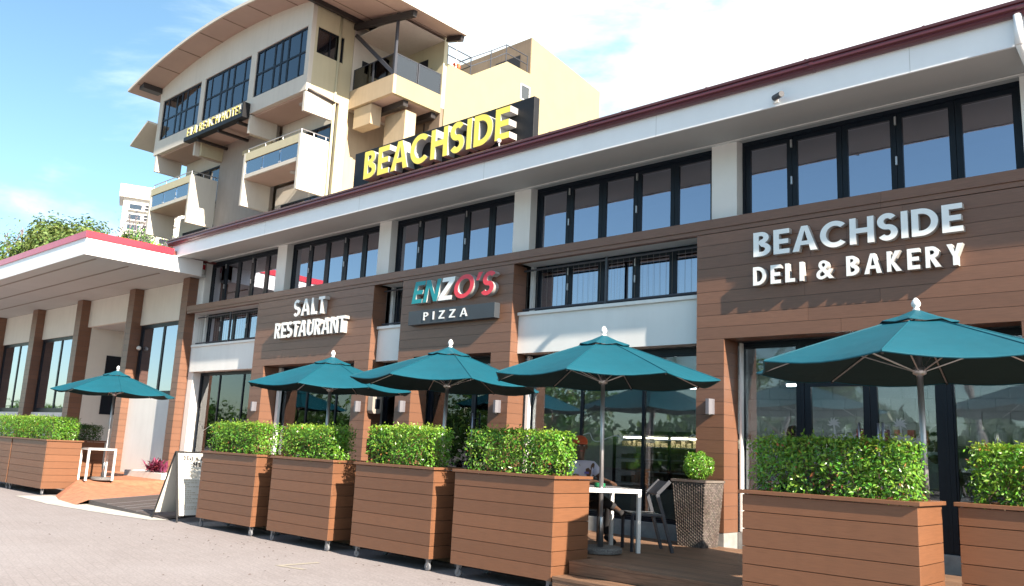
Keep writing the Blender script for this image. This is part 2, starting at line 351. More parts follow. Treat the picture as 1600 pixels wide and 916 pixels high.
for i in range(21):
    zt = 0.10-0.0038*i
    bd = ramp_board(i*0.165, 0.155, zt, 'ramp_shaded', 'board', ramp, 0.1)
    if i in (0, 5, 8, 10, 13): ramp_board(i*0.165+0.05, 0.03, zt+0.006, 'satin_alu', 'nosing_strip', bd, 0.005)

# ---------------------------------------------------------------- shop terrace: timber deck
deck = thing('timber_deck', 'brown timber deck with two steps in front of the shop windows', 'deck', (-6.5, 9.4, 0))
box('deck_base', 'dark_room', deck, -14.2, 1.6, 8.02, 10.68, 0.005, 0.318)
k = 0; y = 7.98
while y < 10.66:
    y1 = min(y+0.14, 10.70)
    MB().box(-14.2, 1.6, y, y1-0.006, 0.322, 0.35).build('board', 'deck_timber', deck); y += 0.14
box('deck_fascia', 'deck_timber', deck, -14.2, -5.93, 7.985, 8.015, 0.02, 0.32)
box('deck_fascia', 'deck_timber', deck, -3.73, 1.6, 7.985, 8.015, 0.02, 0.32)
box('step_base', 'dark_room', deck, -5.90, -3.78, 7.53, 7.97, 0.005, 0.318)
for i in range(3): box('board', 'deck_timber', deck, -5.92, -3.77, 7.5+i*0.16, 7.5+i*0.16+0.152, 0.323, 0.351)
box('riser', 'deck_timber', deck, -5.92, -3.77, 7.505, 7.527, 0.215, 0.32)
box('tread', 'deck_timber', deck, -5.92, -3.77, 7.22, 7.36, 0.18, 0.21); box('tread', 'deck_timber', deck, -5.92, -3.77, 7.366, 7.5, 0.18, 0.21)
box('riser', 'deck_timber', deck, -5.92, -3.77, 7.23, 7.25, 0.005, 0.178)
box('step_base', 'dark_room', deck, -5.9, -3.79, 7.255, 7.52, 0.005, 0.176)

# ---------------------------------------------------------------- windows
HINGE = MB().box(-0.012, 0.012, -0.013, 0.013, 0, 0.12).mesh('hinge', 'satin_alu')
def ring(b, x0, x1, z0, z1, y0, y1, w, wt=None, wb=None):
    wt = w if wt is None else wt; wb = w if wb is None else wb
    b.box(x0, x0+w, y0, y1, z0, z1); b.box(x1-w, x1, y0, y1, z0, z1)
    b.box(x0+w, x1-w, y0, y1, z1-wt, z1); b.box(x0+w, x1-w, y0, y1, z0, z0+wb)
def curtain(parent, x0, x1, z0, z1, y, m='curtain', amp=0.025, n=None):
    b = MB(); n = n or max(12, int((x1-x0)/0.028)); vs = []
    for i in range(n+1):
        x = x0+(x1-x0)*i/n; yy = y+amp*math.sin(i*1.15)+amp*0.4*math.sin(i*0.37)
        vs += [(x, yy, z0), (x, yy, z1)]
    b.add(vs, [(2*i, 2*i+2, 2*i+3, 2*i+1) for i in range(n)])
    return b.build('curtain', m, parent, recalc=False)
def window(parent, x0, x1, z0, z1, y, n, gl='glass_upper', fr=0.05, st=0.07, head=0.07, handles=True, name='window', sill=None, xs=None, depth=0.07):
    b = MB(); ring(b, x0, x1, z0, z1, y-0.01, y+depth, fr, head, sill or fr)
    w = b.build(name, 'frame', parent)
    xs = xs or [x0+fr+(x1-x0-2*fr)*i/n for i in range(n+1)]
    for i in range(len(xs)-1):
        a, c = xs[i]+0.003, xs[i+1]-0.003; zz0, zz1 = z0+(sill or fr)+0.002, z1-head-0.002
        s = MB(); ring(s, a, c, zz0, zz1, y, y+depth-0.015, st)
        s.build('sash', 'frame', w)
        box('pane', gl, w, a+st, c-st, y+0.022, y+0.028, zz0+st, zz1-st)
        if handles and i % 2 == 0 and i+1 < len(xs)-1:
            xc = xs[i+1]
            for q, L in ((zz0+(zz1-zz0)*0.42, 0.12), (zz1-0.17, 0.12)): part_copy('hinge', HINGE, (xc, y-0.015, q), w)
    return w

# ---------------------------------------------------------------- the restaurant building
YF, YS, YP, YW, YG = 10.73, 10.92, 11.10, 11.22, 11.20
bld = thing('restaurant_building', 'long two storey shop building clad in brown timber under a maroon gutter', 'building', (-10, 13.5, 0))
XR = 2.0
BOXES = [(-18.4, -13.88), (-12.95, -9.93), (-6.25, XR)]
GAPS = [(-22.05, -18.4), (-13.88, -12.95), (-9.93, -6.25)]
PIERS = [(-18.4, -17.87), (-14.36, -13.88), (-12.95, -12.49), (-10.39, -9.93), (-6.25, -5.81), (-2.12, -1.6)]
pz = [3.2+(4.76-3.2)*i/9 for i in range(10)]
for (x0, x1) in BOXES:
    for i in range(9):
        if x1-x0 > 3.2:
            j = x0+(x1-x0)*random.uniform(0.25, 0.75)
            if x0 == -6.25: j = random.uniform(-5.6, -2.2)
            segs = [(x0, j-0.0015), (j+0.0015, x1)]
        else: segs = [(x0, x1)]
        for a, c in segs:
            MB().box(a, c, YF+random.uniform(0, 0.0015), YP-0.02, pz[i], pz[i+1]-0.005).build('plank', 'timber', bld)
    box('cladding_backing', 'dark_room', bld, x0+0.004, x1-0.004, YF+0.012, YP-0.03, 3.205, 4.755)
for (x0, x1) in PIERS:
    for i in range(15):
        z0 = 0.53+2.67*i/15; z1 = 0.53+2.67*(i+1)/15
        MB().box(x0, x1, YF, 11.14, z0, z1-0.005).build('plank', 'timber', bld)
    box('pier_core', 'dark_room', bld, x0+0.006, x1-0.006, YF+0.008, 11.13, 0.535, 3.19)
    box('pier_base', 'stone_plinth', bld, x0+0.004, x1-0.004, YF+0.004, 11.14, 0.30, 0.525)
for a, c in ((-22.06, -16.2), (-16.197, -9.8), (-9.797, -3.6), (-3.597, XR)):
    box('cap_board', 'timber', bld, a, c, YF-0.022, YP+0.06, 4.832, 4.97)
    box('trim_board', 'timber', bld, a, c, YF-0.004, YF+0.10, 4.765, 4.829)
for (x0, x1) in GAPS:
    box('balcony_soffit', 'white_wall', bld, x0, x1, YF+0.102, 11.34, 4.795, 4.829)
    a0 = x0 if x0 > -22 else -21.92
    box('spandrel', 'white_wall', bld, a0, x1-0.002, YS, 11.18, 3.18, 3.845)
    box('sill', 'white_wall', bld, a0, x1-0.002, YS-0.045, 11.24, 3.847, 3.905, bevel=0.006)
    n = 5 if x1-x0 > 2 else 2
    window(bld, a0+0.08, x1-0.0, 3.93, 4.79, 11.26, n, fr=0.04, st=0.06, head=0.05, depth=0.05)
    box('return_wall', 'white_wall', bld, a0, a0+0.075, 11.19, 11.33, 3.91, 4.79)
    curtain(bld, a0+0.12, x1-0.05, 3.95, 4.78, 11.42)
    # railing: two rails, one or two posts, thin vertical wires
    rl = MB(); rl.tube((a0+0.02, 11.0, 4.67), (x1-0.02, 11.0, 4.67), 0.018); rw = rl.build('railing', 'grey_metal', bld)
    rl = MB(); rl.tube((a0+0.02, 11.0, 3.965), (x1-0.02, 11.0, 3.965), 0.018); rl.build('bottom_rail', 'grey_metal', rw)
    if x1-x0 > 2: box('post', 'grey_metal', rw, (a0+x1)/2-0.022, (a0+x1)/2+0.022, 10.978, 11.022, 3.906, 4.72)
    wb = MB(); i = a0+0.1
    while i < x1-0.05: wb.tube((i, 11.0, 3.97), (i, 11.0, 4.665), 0.0017, n=4, cap=False); i += 0.115
    tag(wb.build('railing_wires', 'hotel_grey', rw), kind='stuff')
# white strip fixed between the SALT window and the porch column
box('return_wall', 'white_wall', bld, -22.06, -21.80, 10.98, 11.30, 0.3, 3.178)
# upper storey
UP = [(-22.30, -21.98), (-18.37, -17.95), (-14.33, -13.93), (-10.34, -9.93), (-6.22, -5.80), (-2.05, -1.62)]
for i, (x0, x1) in enumerate(UP): box('upper_pier', 'white_wall', bld, x0, x1, YP, 11.42, 4.96, 6.30, bevel=0.004)
for i in range(5):
    window(bld, UP[i][1], UP[i+1][0], 4.9, 6.296, 11.29, 5, fr=0.05, st=0.075, head=0.075)
window(bld, -1.62, XR, 4.9, 6.296, 11.29, 5, fr=0.05, st=0.075, head=0.075)
# eaves: soffit, moulding, fascia, gutter, roof
EX0, EX1 = -22.06, XR
MB().prismX([(10.14, 6.215), (11.60, 6.305), (11.60, 6.335), (10.14, 6.245)], EX0+0.02, EX1).build('soffit', 'soffit', bld)
MB().prismX([(11.02, 6.245), (11.10, 6.254), (11.10, 6.272), (11.02, 6.262)], EX0+0.02, EX1).build('soffit_moulding', 'white_wall', bld)
box('fascia', 'fascia_white', bld, EX0, EX1, 10.11, 10.142, 6.205, 6.555)
gp = [(10.107, 6.535), (10.07, 6.53), (10.035, 6.54), (10.015, 6.56), (10.025, 6.585), (10.0, 6.60), (10.0, 6.64), (10.015, 6.65), (9.99, 6.66), (9.985, 6.69), (10.0, 6.702), (10.015, 6.69), (10.10, 6.645), (10.107, 6.585)]
MB().prismX(gp, EX0-0.15, EX1).build('gutter', 'maroon', bld)
for x in [EX0+0.4+i*1.45 for i in range(16)]:
    b = MB(); b.box(x, x+0.03, 9.992, 10.07, 6.693, 6.705); b.build('gutter_bracket', 'maroon', bld)
for x in (-18.6, -15.0, -11.4, -7.8, -4.2, -0.6):
    MB().prismX([(y-0.004 if y < 10.08 else y-0.001, z-0.004 if z < 6.6 else z+0.003) for y, z in gp], x, x+0.05).build('gutter_joint', 'maroon', bld)
    box('fascia_joint', 'soffit', bld, x+1.2, x+1.206, 10.1085, 10.1099, 6.21, 6.53)
MB().prismX([(10.10, 6.66), (17.5, 7.33), (17.5, 7.23), (10.10, 6.57)], EX0+0.02, EX1).build('roof', 'roof_tile', bld)
tl = MB()
for i in range(110):
    x = EX0+0.05+i*0.215; tl.tube((x, 10.07, 6.69), (x, 10.8, 6.755), 0.022, n=6)
tag(tl.build('roof_ribs', 'roof_tile', bld), kind='stuff')
dp = MB(); dp.tube((-1.83, 10.05, 6.54), (-1.83, 10.05, 6.18), 0.045, n=12); dp.build('downpipe', 'fascia_white', bld, smooth=True)
dp = MB(); dp.tube((-1.83, 10.05, 6.20), (-1.83, 11.0, 5.98), 0.045, n=12); dp.build('downpipe', 'fascia_white', bld, smooth=True)
# shell: floors, side walls, back wall and dark rooms behind the glass
box('back_wall', 'room_grey', bld, -22.0, XR, 15.3, 15.5, 0.3, 6.5)
box('side_wall', 'white_wall', bld, -22.30, -22.07, 11.0, 15.5, 0.0, 6.33)
box('side_wall', 'white_wall', bld, XR, XR+0.2, 10.8, 15.5, 0.0, 6.4)
box('floor_slab', 'room_grey', bld, -22.06, XR, 11.36, 15.28, 3.17, 3.6)
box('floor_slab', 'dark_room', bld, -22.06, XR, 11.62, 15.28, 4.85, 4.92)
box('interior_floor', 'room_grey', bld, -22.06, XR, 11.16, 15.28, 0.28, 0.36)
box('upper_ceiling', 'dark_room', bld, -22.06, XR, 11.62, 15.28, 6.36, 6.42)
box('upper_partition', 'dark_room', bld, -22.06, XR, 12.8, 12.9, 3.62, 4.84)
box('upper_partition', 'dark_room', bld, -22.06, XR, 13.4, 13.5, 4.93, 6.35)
box('partition', 'room_grey', bld, -13.2, -13.1, 11.36, 15.28, 0.37, 3.16)
box('partition', 'room_grey', bld, -10.2, -10.12, 11.36, 15.28, 0.37, 3.16)
for a, c in ((-21.8, -18.4), (-17.87, -14.36), (-13.88, -12.95), (-12.49, -10.39), (-9.93, -6.25), (-5.81, -2.12), (-1.6, XR)):
    box('plinth', 'stone_plinth', bld, a+0.003, c-0.003, 11.12, 11.30, 0.30, 0.528, bevel=0.006)
# shop-front glazing
window(bld, -21.79, -18.4, 0.53, 3.175, YG, 3, 'glass_shop', fr=0.06, st=0.02, head=0.06, handles=False, name='shop_window', xs=[-21.73, -20.75, -19.55, -18.46])
window(bld, -17.87, -14.36, 0.53, 3.19, YG, 3, 'glass_shop', fr=0.06, st=0.02, head=0.06, handles=False, name='shop_window')
window(bld, -13.88, -12.95, 0.53, 3.17, YG, 1, 'glass_shop', fr=0.06, st=0.05, head=0.06, handles=False, name='shop_window')
window(bld, -9.93, -6.25, 0.53, 3.16, YG, 3, 'glass_shop', fr=0.05, st=0.022, head=0.10, handles=False, name='shop_window', xs=[-9.83, -8.68, -7.46, -6.30])
box('white_jamb', 'white_paint', bld, -9.865, -9.80, 11.12, 11.19, 0.54, 3.15)
box('white_jamb', 'white_paint', bld, -17.83, -17.72, 11.12, 11.19, 0.54, 3.18)
box('white_jamb', 'white_paint', bld, -5.775, -5.745, 11.12, 11.19, 0.54, 3.18)
# ENZO entrance: fixed light, tall dark mullion, door
window(bld, -12.49, -10.39, 0.53, 3.19, YG, 2, 'glass_shop', fr=0.06, st=0.05, head=0.07, handles=False, name='door', xs=[-12.43, -11.23, -10.45])
hb = MB(); hb.tube((-11.16, 11.13, 1.35), (-11.16, 11.13, 2.15), 0.016); hb.tube((-11.16, 11.13, 1.45), (-11.16, 11.21, 1.45), 0.012); hb.tube((-11.16, 11.13, 2.05), (-11.16, 11.21, 2.05), 0.012)
hb.build('door_handle', 'steel', bld, smooth=True)
# DELI entrance: side light, double door with transom, side light
window(bld, -5.81, -4.90, 0.53, 3.195, YG, 1, 'glass_shop', fr=0.045, st=0.02, head=0.07, handles=False, name='shop_window')
window(bld, -4.898, -3.06, 2.70, 3.195, YG, 1, 'glass_shop', fr=0.045, st=0.02, head=0.07, handles=False, name='shop_window')
window(bld, -4.898, -3.06, 0.37, 2.698, YG, 2, 'glass_shop', fr=0.045, st=0.085, head=0.07, handles=False, name='door')
window(bld, -3.058, -2.12, 0.53, 3.195, YG, 1, 'glass_shop', fr=0.06, st=0.02, head=0.07, handles=False, name='shop_window')
window(bld, -1.6, XR, 0.53, 3.195, YG, 3, 'glass_shop', fr=0.06, st=0.02, head=0.07, handles=False, name='shop_window')
for x in (-4.10, -3.86, -3.80):
    hb = MB(); hb.tube((x, 11.12, 1.30), (x, 11.12, 2.06), 0.017); hb.tube((x, 11.12, 1.4), (x, 11.20, 1.4), 0.012); hb.tube((x, 11.12, 1.96), (x, 11.20, 1.96), 0.012)
    hb.build('door_handle', 'steel', bld, smooth=True)

# frosted decals on the glass: palm and swan-shaped boat on each door leaf, scribbled wave along the windows
def ribbon(b, pts, w, y):
    for i in range(len(pts)-1):
        p, q = Vector(pts[i]), Vector(pts[i+1]); t = (q-p)
        if t.length < 1e-6: continue
        nrm = Vector((-t.y, t.x)).normalized()*w/2
        e = t.normalized()*w*0.3
        vs = [p-nrm-e, q-nrm+e, q+nrm+e, p+nrm-e]
        b.add([(v.x, y-0.0003*(i % 2), v.y) for v in vs], [(0, 1, 2, 3)])
def emblem(x, z, s):
    b = MB(); y = YG+0.018
    hull = [(-1, -.1), (-.8, -.42), (-.3, -.6), (.4, -.55), (.85, -.3), (1.05, .15), (.6, -.05), (.2, -.12), (.0, .1), (-.35, -.02), (-.7, .1)]
    b.add([(x+p*s, y, z+q*s) for p, q in hull], [tuple(range(len(hull)))])
    trunk = [(-.55, .05), (-.42, .05), (-.5, .75), (-.6, .75)]
    b.add([(x+p*s, y, z+q*s) for p, q in trunk], [(0, 1, 2, 3)])
    for a in range(7):
        t = a*math.pi/5-0.5; c, s2 = math.cos(t), math.sin(t)
        fr = [(0, .06), (.28, .12), (.5, -.02), (.28, -.02), (0, -.06)]
        b.add([(x+(-.55+p*c-q*s2)*s, y-0.0004*(a+1), z+(.78+p*s2+q*c)*s) for p, q in fr], [tuple(range(5))])
    return b.build('frosted_emblem', 'frost', bld, recalc=False)
emblem(-4.36, 1.90, 0.19); emblem(-3.52, 1.90, 0.19)
def wave(x0, x1, z, n=26):
    b = MB(); rng = random.Random(int(x0*100)); pts = []
    for i in range(n*6):
        t = i/(n*6-1); ph = t*n*0.9
        x = x0+(x1-x0)*t+0.07*math.sin(ph*1.9+1)
        pts.append((x, z+0.055*math.sin(ph*2.3)*(0.5+0.5*math.sin(ph*0.6))+0.03*math.cos(ph*1.1)))
    ribbon(b, pts, 0.014, YG+0.018)
    b.build('frosted_wave', 'frost', bld, recalc=False)
wave(-8.7, -6.34, 1.78, 14); wave(-5.72, -5.5, 1.72, 3); wave(-2.9, -2.2, 1.72, 6); wave(-21.6, -20.8, 1.72, 6); wave(-17.6, -14.5, 1.75, 12)

# interior: white block wall, counters, shelves, lamps
blk = MB().box(-0.198, 0.198, -0.02, 0.02, -0.098, 0.098).mesh('block', 'block')
for i in range(17):
    for j in range(11):
        x = -8.9+i*0.404+(0.2 if j % 2 else 0); z = 0.95+j*0.204
        if x < -2.0: part_copy('block', blk, (x, 15.26, z), bld)
blk2 = MB().box(-0.198, 0.198, -0.02, 0.02, -0.098, 0.098).mesh('block', 'block')
for i in range(6):
    for j in range(12): part_copy('block', blk2, (-12.4+i*0.404+(0.2 if j % 2 else 0), 12.6, 0.7+j*0.204), bld)
box('partition', 'room_grey', bld, -13.08, -10.22, 12.63, 12.7, 0.37, 3.16)

case = thing('display_case', 'tall glass bakery case with lit shelves behind the window beside the wicker pot', 'display case', (-7.2, 12.3, 0.36))
box('case_base', 'room_grey', case, -8.6, -6.4, 12.0, 12.7, 0.362, 1.0)
for i in range(4): box('shelf', 'satin_alu', case, -8.58, -6.42, 12.05, 12.65, 1.05+i*0.2, 1.065+i*0.2)
box('case_back', 'white_paint', case, -8.58, -6.42, 12.66, 12.69, 1.0, 1.85)
box('case_top', 'grey_metal', case, -8.6, -6.4, 12.0, 12.7, 1.85, 1.92)
box('case_lamp', 'lamp_warm', case, -8.4, -6.6, 12.03, 12.06, 1.80, 1.825)
for sx in (-8.59, -7.5, -6.45): box('case_post', 'frame', case, sx, sx+0.04, 11.99, 12.03, 1.0, 1.85)
pr = MB(); rng = random.Random(3)
for i in range(4):
    x = -8.5
    while x < -6.6:
        w = rng.uniform(0.05, 0.14); pr.box(x, x+w, 12.12, 12.4, 1.067+i*0.2, 1.067+i*0.2+rng.uniform(0.05, 0.14)); x += w+rng.uniform(0.01, 0.05)
tag(pr.build('pastries', 'product_mix', case), kind='stuff')
cnt = thing('deli_counter', 'long pale deli counter inside the double doors', 'counter', (-4.0, 13.2, 0.36))
box('counter_front', 'room_grey', cnt, -5.6, -1.9, 13.0, 13.6, 0.362, 1.32); box('counter_top', 'grey_metal', cnt, -5.65, -1.85, 12.95, 13.65, 1.325, 1.37, bevel=0.005)
sh = thing('back_shelf', 'dark wall shelf of jars behind the deli counter', 'shelf', (-3.5, 15.0, 0.36))
box('shelf_board', 'dark_beam', sh, -5.6, -2.0, 14.85, 15.22, 1.86, 1.90); box('shelf_board', 'dark_beam', sh, -5.6, -2.0, 14.85, 15.22, 1.45, 1.49)
box('shelf_cabinet', 'dark_beam', sh, -5.6, -2.0, 14.85, 15.22, 0.362, 1.44)
jm = MB().lathe((0, 0, 0), [(0.09, 0), (0.10, 0.02), (0.10, 0.22), (0.06, 0.26), (0.06, 0.3)], 12).mesh('jar', 'frost', smooth=False)
for i in range(6): part_copy('jar', jm, (-3.6+i*0.26, 14.98, 1.902), sh)
rm = MB().box(-0.05, 0.05, -0.05, 0.05, 0, 0.24).mesh('packet', 'product_red')
for i in range(8): part_copy('packet', rm, (-5.5+i*0.21, 14.98, 1.902), sh)
for j, (x0, x1, yy) in enumerate(((-6.2, -5.0, 13.6), (-4.7, -4.0, 13.6), (-4.9, -4.2, 12.4), (-3.9, -3.2, 12.4), (-16.8, -15.6, 13.5), (-8.6, -7.4, 13.8), (-3.0, -2.3, 13.6))):
    box('lamp_tube', 'lamp_tube', bld, x0, x1, yy, yy+0.05, 2.78, 2.81)
    box('lamp_housing', 'white_paint', bld, x0-0.02, x1+0.02, yy-0.03, yy+0.08, 2.812, 2.86)
box('wall_screen', 'sign_black', bld, -2.9, -2.2, 15.17, 15.22, 2.0, 2.45)

# ---------------------------------------------------------------- letters
def arc(cx, cy, rx, ry, a0, a1, n=14):
    return [(cx+rx*math.cos(R(a0+(a1-a0)*i/n)), cy+ry*math.sin(R(a0+(a1-a0)*i/n))) for i in range(n+1)]
def stroke(pts, t):
    P = [Vector(p) for p in pts]; L = []; Q = []
    for i, p in enumerate(P):
        a = P[max(0, i-1)]; c = P[min(len(P)-1, i+1)]; nrm = Vector((-(c-a).y, (c-a).x)).normalized()*t/2
        L.append(tuple(p+nrm)); Q.append(tuple(p-nrm))
    return L+Q[::-1]
def glyph(ch, t=0.17):
    """contours in a box of height 1; returns (contours, width)"""
    if ch == 'I': return [[(0, 0), (t, 0), (t, 1), (0, 1)]], t
    if ch == 'L': return [[(0, 0), (.50, 0), (.50, t), (t, t), (t, 1), (0, 1)]], .50
    if ch == 'E': w = .54; m = .5; return [[(0, 0), (w, 0), (w, t), (t, t), (t, m-t/2), (w*.93, m-t/2), (w*.93, m+t/2), (t, m+t/2), (t, 1-t), (w, 1-t), (w, 1), (0, 1)]], w
    if ch == 'T': w = .56; return [[(w/2-t/2, 0), (w/2+t/2, 0), (w/2+t/2, 1-t), (w, 1-t), (w, 1), (0, 1), (0, 1-t), (w/2-t/2, 1-t)]], w
    if ch == 'H': w = .72; return [[(0, 0), (t, 0), (t, .5-t/2), (w-t, .5-t/2), (w-t, 0), (w, 0), (w, 1), (w-t, 1), (w-t, .5+t/2), (t, .5+t/2), (t, 1), (0, 1)]], w
    if ch == 'N': w = .74; return [[(0, 0), (t, 0), (t, .68), (w-t*1.05, 0), (w, 0), (w, 1), (w-t, 1), (w-t, .32), (t*1.05, 1), (0, 1)]], w
    if ch == 'M': w = .92; return [[(0, 0), (t, 0), (t, .62), (w/2, .1), (w-t, .62), (w-t, 0), (w, 0), (w, 1), (w-t, 1), (w/2, .42), (t, 1), (0, 1)]], w
    if ch == 'Z': w = .64; return [[(0, 0), (w, 0), (w, t), (t*1.45, t), (w, 1-t), (w, 1), (.03, 1), (.03, 1-t), (w-t*1.45, 1-t), (0, t)]], w
    if ch == 'K': w = .66; s = t*1.3; return [[(0, 0), (t, 0), (t, .40), (w-s, 0), (w, 0), (.30, .50), (w-.03, 1), (w-.03-s, 1), (t, .58), (t, 1), (0, 1)]], w
    if ch == 'Y': w = .68; s = t*1.2; return [[(w/2-t/2, 0), (w/2+t/2, 0), (w/2+t/2, .42), (w, 1), (w-s, 1), (w/2, .60), (s, 1), (0, 1), (w/2-t/2, .42)]], w
    if ch == 'A':
        w = .80; a = t*.55; s = t*1.12; m = .24; th = t*.85
        ex = lambda z: (w/2-a)*z; ix = lambda z: s+(w/2-s)*z/0.86
        return [[(0, 0), (w/2-a, 1), (w/2+a, 1), (w, 0), (w-s, 0), (w-ix(m), m), (ix(m), m), (s, 0)], [(ix(m+th), m+th), (w-ix(m+th), m+th), (w/2, .86*.95)]], w
    if ch == 'O': w = .94; return [arc(w/2, .5, w/2, .515, 0, 360, 40)[:-1], arc(w/2, .5, w/2-t, .515-t, 0, 360, 40)[:-1]], w
    if ch == 'C':
        w = .82; return [arc(w*.56, .5, w*.56, .515, 44, 316, 34)+arc(w*.56, .5, w*.56-t, .515-t, 312, 48, 34)], w
    if ch == 'D': w = .72; k = .26; return [[(0, 0)]+arc(k, .5, w-k, .5, -90, 90, 22)+[(0, 1)], [(t, t)]+arc(k, .5, w-k-t, .5-t, -90, 90, 20)+[(t, 1-t)]], w
    if ch == 'P': w = .54; k = .26; return [[(0, 0), (t, 0), (t, .42)]+arc(k, .71, w-k, .29, -90, 90, 14)+[(0, 1)], [(t, .42+t)]+arc(k, .71, w-k-t, .29-t, -90, 90, 12)+[(t, 1-t)]], w
    if ch == 'R': w = .60; k = .27; s = t*1.2; return [[(0, 0), (t, 0), (t, .40), (.20, .40), (w-s+.04, 0), (w+.05, 0), (.385, .435)]+arc(k, .71, w-.03-k, .29, -62, 90, 14)+[(0, 1)], [(t, .41+t)]+arc(k, .71, w-.03-k-t, .29-t, -90, 90, 12)+[(t, 1-t)]], w+.05
    if ch == 'B':
        w = .60; k = .28; m = .52; r2 = (1-m)/2+t*.12; r1 = m/2+t*.12
        return [[(0, 0)]+arc(k, .28, w-k, .28, -90, 62, 14)+arc(k-.02, .755, w-.04-k, .245, -58, 90, 12)+[(0, 1)],
                [(t, t*.95)]+arc(k, .285, w-k-t, .285-t*.95, -90, 90, 10)+[(t, .57-t*.05-.04)], [(t, .60+t*.12)]+arc(k-.02, .76, w-.04-k-t, .24-t*.85, -90, 90, 10)+[(t, 1-t*.9)]], w
    if ch == 'S':
        w = .58; rx = (w-t)/2; ry = (1.03-t)/4; cy1 = -.015+t/2+ry; cy2 = cy1+2*ry
        c = arc(w/2, cy2, rx, ry, 32, 270, 24)+arc(w/2, cy1, rx, ry, 90, -150, 24)[1:]
        return [stroke(c, t)], w
    if ch == 'U':
        w = .70; c = [(t/2, 1), (t/2, .36)]+arc(w/2, .35, w/2-t/2, .355-t/2, 180, 360, 16)+[(w-t/2, .36), (w-t/2, 1)]
        return [stroke(c, t)], w
    if ch == "'": return [[(.0, .68), (t*.75, .68), (t*1.35, 1.02), (t*.25, 1.02)]], t*1.4
    return [], .35
def letter_mesh(name, ch, h, depth, t, mface, mside, shear=0.0, xs=1.0):
    """front face looks towards -Y; origin at lower left, back face at y=0"""
    if ch == '&':
        cu = bpy.data.curves.new(name, 'FONT'); cu.body = '&'; cu.size = h*1.38; cu.offset = 0.014*h; w = 0.86
    else:
        cs, w = glyph(ch, t); cu = bpy.data.curves.new(name, 'CURVE'); cu.dimensions = '2D'; cu.fill_mode = 'BOTH'
        for c in cs:
            sp = cu.splines.new('POLY'); sp.points.add(len(c)-1); sp.use_cyclic_u = True
            for i, (x, z) in enumerate(c): sp.points[i].co = ((x+shear*z)*h*xs, z*h, 0, 1)
    cu.extrude = depth/2
    ob = bpy.data.objects.new('tmp', cu); COL.objects.link(ob)
    bpy.context.view_layer.update()
    me = bpy.data.meshes.new_from_object(ob.evaluated_get(bpy.context.evaluated_depsgraph_get()))
    bpy.data.objects.remove(ob); me.name = name
    me.transform(Matrix.Rotation(R(90), 4, 'X')); me.transform(Matrix.Translation((0, -depth/2, 0)))
    me.materials.clear(); me.materials.append(MAT[mface]); me.materials.append(MAT[mside])
    me.update()
    for p in me.polygons:
        p.use_smooth = False
        p.material_index = 0 if (abs(p.normal.y) > 0.9 and p.center.y < -depth/2) else 1
    return me, w*h*xs
def write(parent, text, x0, x1, z0, h, y, depth, t, mface='letter_white', mside='letter_side', shear=0.0, gap=0.14, cap='letter', xscale=None):
    ws = []
    for ch in text: ws.append(0.14 if ch == ' ' else (0.86 if ch == '&' else glyph(ch, t)[1]))
    tot = sum(ws)+gap*(len(text)-1); xs = (x1-x0)/((tot+shear*0.9)*h)
    x = x0; cache = {}
    for i, ch in enumerate(text):
        if ch != ' ':
            mf = mface[i] if isinstance(mface, (list, tuple)) else mface
            if (ch, mf) not in cache: cache[(ch, mf)] = letter_mesh('letter', ch, h, depth, t, mf, mside, shear, xs)[0]
            part_copy(cap, cache[(ch, mf)], (x, y, z0), parent)
        x += (ws[i]+gap)*h*xs
    return xs

# signs on the timber band
s1 = thing('wall_sign', 'white raised letters reading SALT RESTAURANT on the left timber panel', 'sign', (-16, YF, 3.8))
write(s1, 'SALT', -16.62, -15.42, 4.27, 0.38, YF-0.003, 0.13, 0.17, gap=0.15)
write(s1, 'RESTAURANT', -17.33, -14.63, 3.80, 0.36, YF-0.003, 0.13, 0.18, gap=0.08)
s2 = thing('wall_sign', 'teal white and red italic letters reading ENZO\'S on the middle timber panel', 'sign', (-11.3, YF, 4.2))
write(s2, "ENZO'S", -12.50, -10.22, 4.225, 0.43, YF-0.003, 0.13, 0.185, mface=['letter_teal', 'letter_teal', 'letter_white', 'letter_red', 'letter_red', 'letter_red'], mside='letter_side', shear=0.17, gap=0.06)
s3 = thing('wall_sign', 'slate grey plaque with small white letters PIZZA under the coloured ENZO\'S letters', 'sign', (-11.3, YF, 3.8))
box('plaque', 'sign_slate', s3, -12.55, -10.22, YF-0.14, YF-0.003, 3.80, 4.075, bevel=0.004)
write(s3, 'PIZZA', -12.10, -10.90, 3.87, 0.155, YF-0.141, 0.012, 0.15, gap=0.55)
s4 = thing('wall_sign', 'large white raised letters reading BEACHSIDE DELI & BAKERY on the right timber panel', 'sign', (-4, YF, 3.9))
write(s4, 'BEACHSIDE', -5.31, -2.64, 4.305, 0.345, YF-0.003, 0.085, 0.19, gap=0.10)
write(s4, 'DELI & BAKERY', -5.31, -2.65, 3.895, 0.26, YF-0.003, 0.10, 0.19, gap=0.26)
s5 = thing('roof_sign', 'black roof board with yellow block letters BEACHSIDE above the gutter', 'sign', (-12, 10.42, 6.6))
box('board', 'sign_black', s5, -14.50, -9.34, 10.42, 10.56, 6.62, 7.68, bevel=0.006)
write(s5, 'BEACHSIDE', -13.88, -9.72, 6.93, 0.60, 10.415, 0.20, 0.19, mface='letter_yellow', mside='letter_side', gap=0.10)
for x in (-14.0, -12.0, -9.8): s5b = MB(); s5b.tube((x, 10.57, 6.7), (x, 11.6, 6.72), 0.02); s5b.build('brace', 'grey_metal', s5)
flood = MB(); flood.tube((-9.9, 10.2, 6.62), (-9.9, 10.15, 6.86), 0.012); flood.lathe((-9.9, 10.15, 6.85), [(0.03, 0), (0.045, 0.03), (0.03, 0.06)], 10); flood.build('spotlight', 'white_paint', s5)

